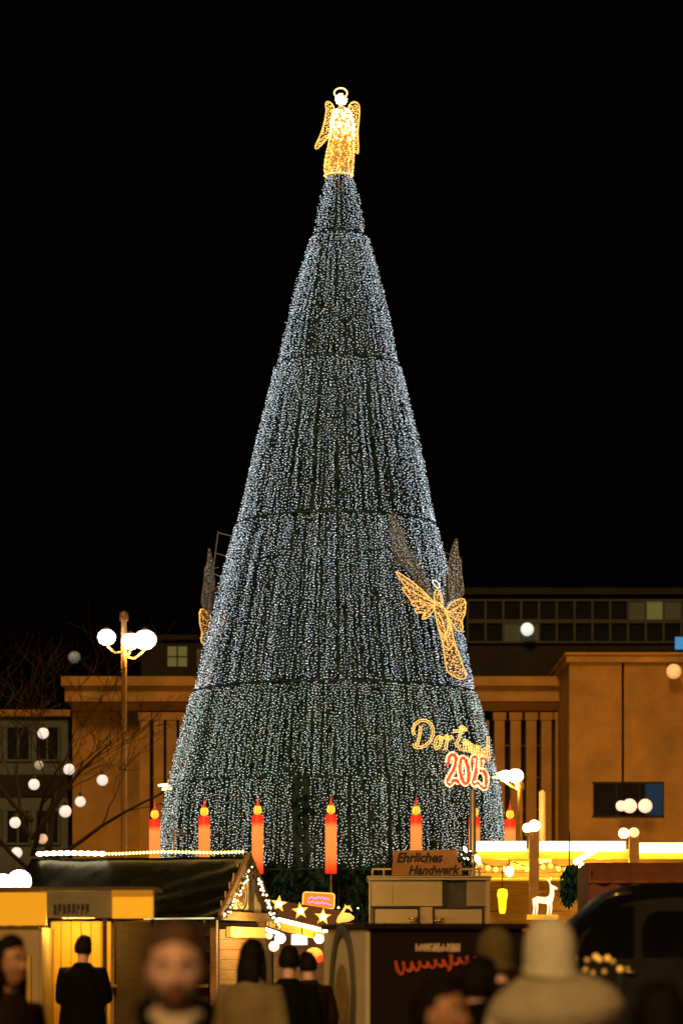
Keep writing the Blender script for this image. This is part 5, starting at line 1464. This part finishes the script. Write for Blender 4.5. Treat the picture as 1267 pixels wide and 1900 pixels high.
    if beard:
        def bf(n, p):
            k = 0
            if n.z < -.22 and n.y < .15: k = min(1, (-.22 - n.z) / .2)
            if abs(p.x) < .024 and -.058 > p.z > -.068 and n.y < 0: k = 0
            if abs(p.x) < .028 and -.034 > p.z > -.05 and n.y < 0: k = .8
            elif n.y < -.3 and abs(p.x) < .045 and p.z > -.05: k = 0
            return p * (1 + .10 * k) if k > .05 else p * .95
        c = MB(HM); head_grid(c, Vector(), 48, 44, bf); c.build('beard', beard, r, True)
    if eyes:
        for sd in (-1, 1):
            c = MB(HM); c.ball((sd * .031, -.0715, .012), .0125, 12, 9); e = c.build('eye', M_eye, r, True)
            c = MB(HM); c.ball((sd * .031, -.0800, .012), .0068, 10, 6, (1, .7, 1)); c.build('iris', M_iris, e, True)
        c = MB(HM); c.tube([(-.022, -.092, -.0585), (0, -.100, -.057), (.022, -.092, -.0585)], [.002, .0042, .002], 6); c.tube([(-.02, -.092, -.064), (0, -.100, -.0655), (.02, -.092, -.064)], [.002, .0048, .002], 6); c.build('lips', M_lip, r, True)
    if beanie:
        def cf(n, p):
            if n.z < -.42: return p * .9
            h = math.hypot(n.x, n.y) + 1e-6; q_ = max(0, 1 - max(0, n.z) ** 3.2) ** .5
            rib = 1 + .010 * math.sin(math.atan2(n.x, n.y) * 26)
            return Vector((n.x / h * (HW + .014) * q_ * rib, n.y / h * (HD + .012) * q_ * rib + .004, n.z * (HH + .03)))
        c = MB(HM); head_grid(c, Vector(), 78, 36, cf); bo = c.build('beanie', beanie, r, True)
        c = MB(HM); c.tube([((.083) * math.sin(2 * PI * k / 30), .006 + .101 * math.cos(2 * PI * k / 30), -.044 - .012 * math.cos(2 * PI * k / 30)) for k in range(30)], [.014] * 30, 8, closed=True); c.build('cuff', beanie, bo, True)
    s = H / 1.74
    r.location = loc; r.rotation_euler = (lean, 0, rot); r.scale = (s, s, s)
    return r
def at_person(px, ytop, d, hat=.018): return Vector((X(px, d), d, 0)), Z(ytop, d) - hat
# bearded man close to the camera
loc, H = at_person(326, 1713, 7.9)
make_person('person', loc, R(2), H, 'bearded man with short brown hair in a dark coat and pale sweater, facing the camera', M_skin, M_black, M_hairb, pose='relaxed', coatlen=.62, vox=.006, beard=M_hairb, eyes=True, scarf=M_pinkk, collar=M_black, nod=R(4))
loc, H = at_person(1023, 1708, 10.2, .02)
make_person('person', loc, R(196), H, 'person seen from behind in a cream knitted beanie and cream hooded coat', M_skin2, M_creamc, None, hair=None, hood=M_creamc, beanie=M_beanie, bulk=1.12)
loc, H = at_person(806, 1815, 9.0)
make_person('person', loc, R(62), H, 'person with dark hair at the bottom edge, face turned to the right', M_skin2, M_black, M_hairk, eyes=True)
loc, H = at_person(886, 1776, 12.0)
make_person('person', loc, R(150), H, 'person in black with dark hair seen from behind, left of the cream beanie', M_skin, M_black, M_hairk, hood=M_black)
loc, H = at_person(922, 1724, 14.5, .02)
make_person('person', loc, R(205), H, 'person with a khaki knitted cap behind the dark haired person in black', M_skin, M_brownc, None, hair=None, beanie=M_khaki)
loc, H = at_person(12, 1738, 14.0)
make_person('person', loc, R(50), H, 'person in a dark brown coat at the left picture edge, face turned right', M_skin2, M_brownc, M_hairk, hair='long', eyes=True)
loc, H = at_person(149, 1737, 28.75)
o = make_person('person', (loc.x, loc.y + .3, .1), R(165), H - .1, 'person in black standing as a silhouette before the amber lit wall', M_skin, M_black, M_hairk, pose='forward', lean=0, bulk=1.25)
loc, H = at_person(466, 1745, 20.5)
make_person('person', loc, R(158), H, 'person with long dark hair in a pale olive parka, seen from behind', M_skin, M_olive, M_hairk, hair='long', bulk=1.15)
loc, H = at_person(536, 1757, 24.0)
make_person('person', loc, R(170), H, 'person in dark clothes walking towards the star stall, right of the olive parka', M_skin, M_black, M_hairk, hair='short', bulk=1.1)
loc, H = at_person(572, 1768, 27.0)
make_person('person', loc, R(205), H, 'person in a dark brown coat directly left of the oval ring panel', M_skin, M_brownc, M_hairk, hair='short', bulk=1.1)
loc, H = at_person(1225, 1822, 8.6)
make_person('person', loc, R(185), H, 'person in a black hooded coat at the bottom right before the van, hair dark', M_skin, M_black, M_hairk, hair='long', hood=M_greywire)
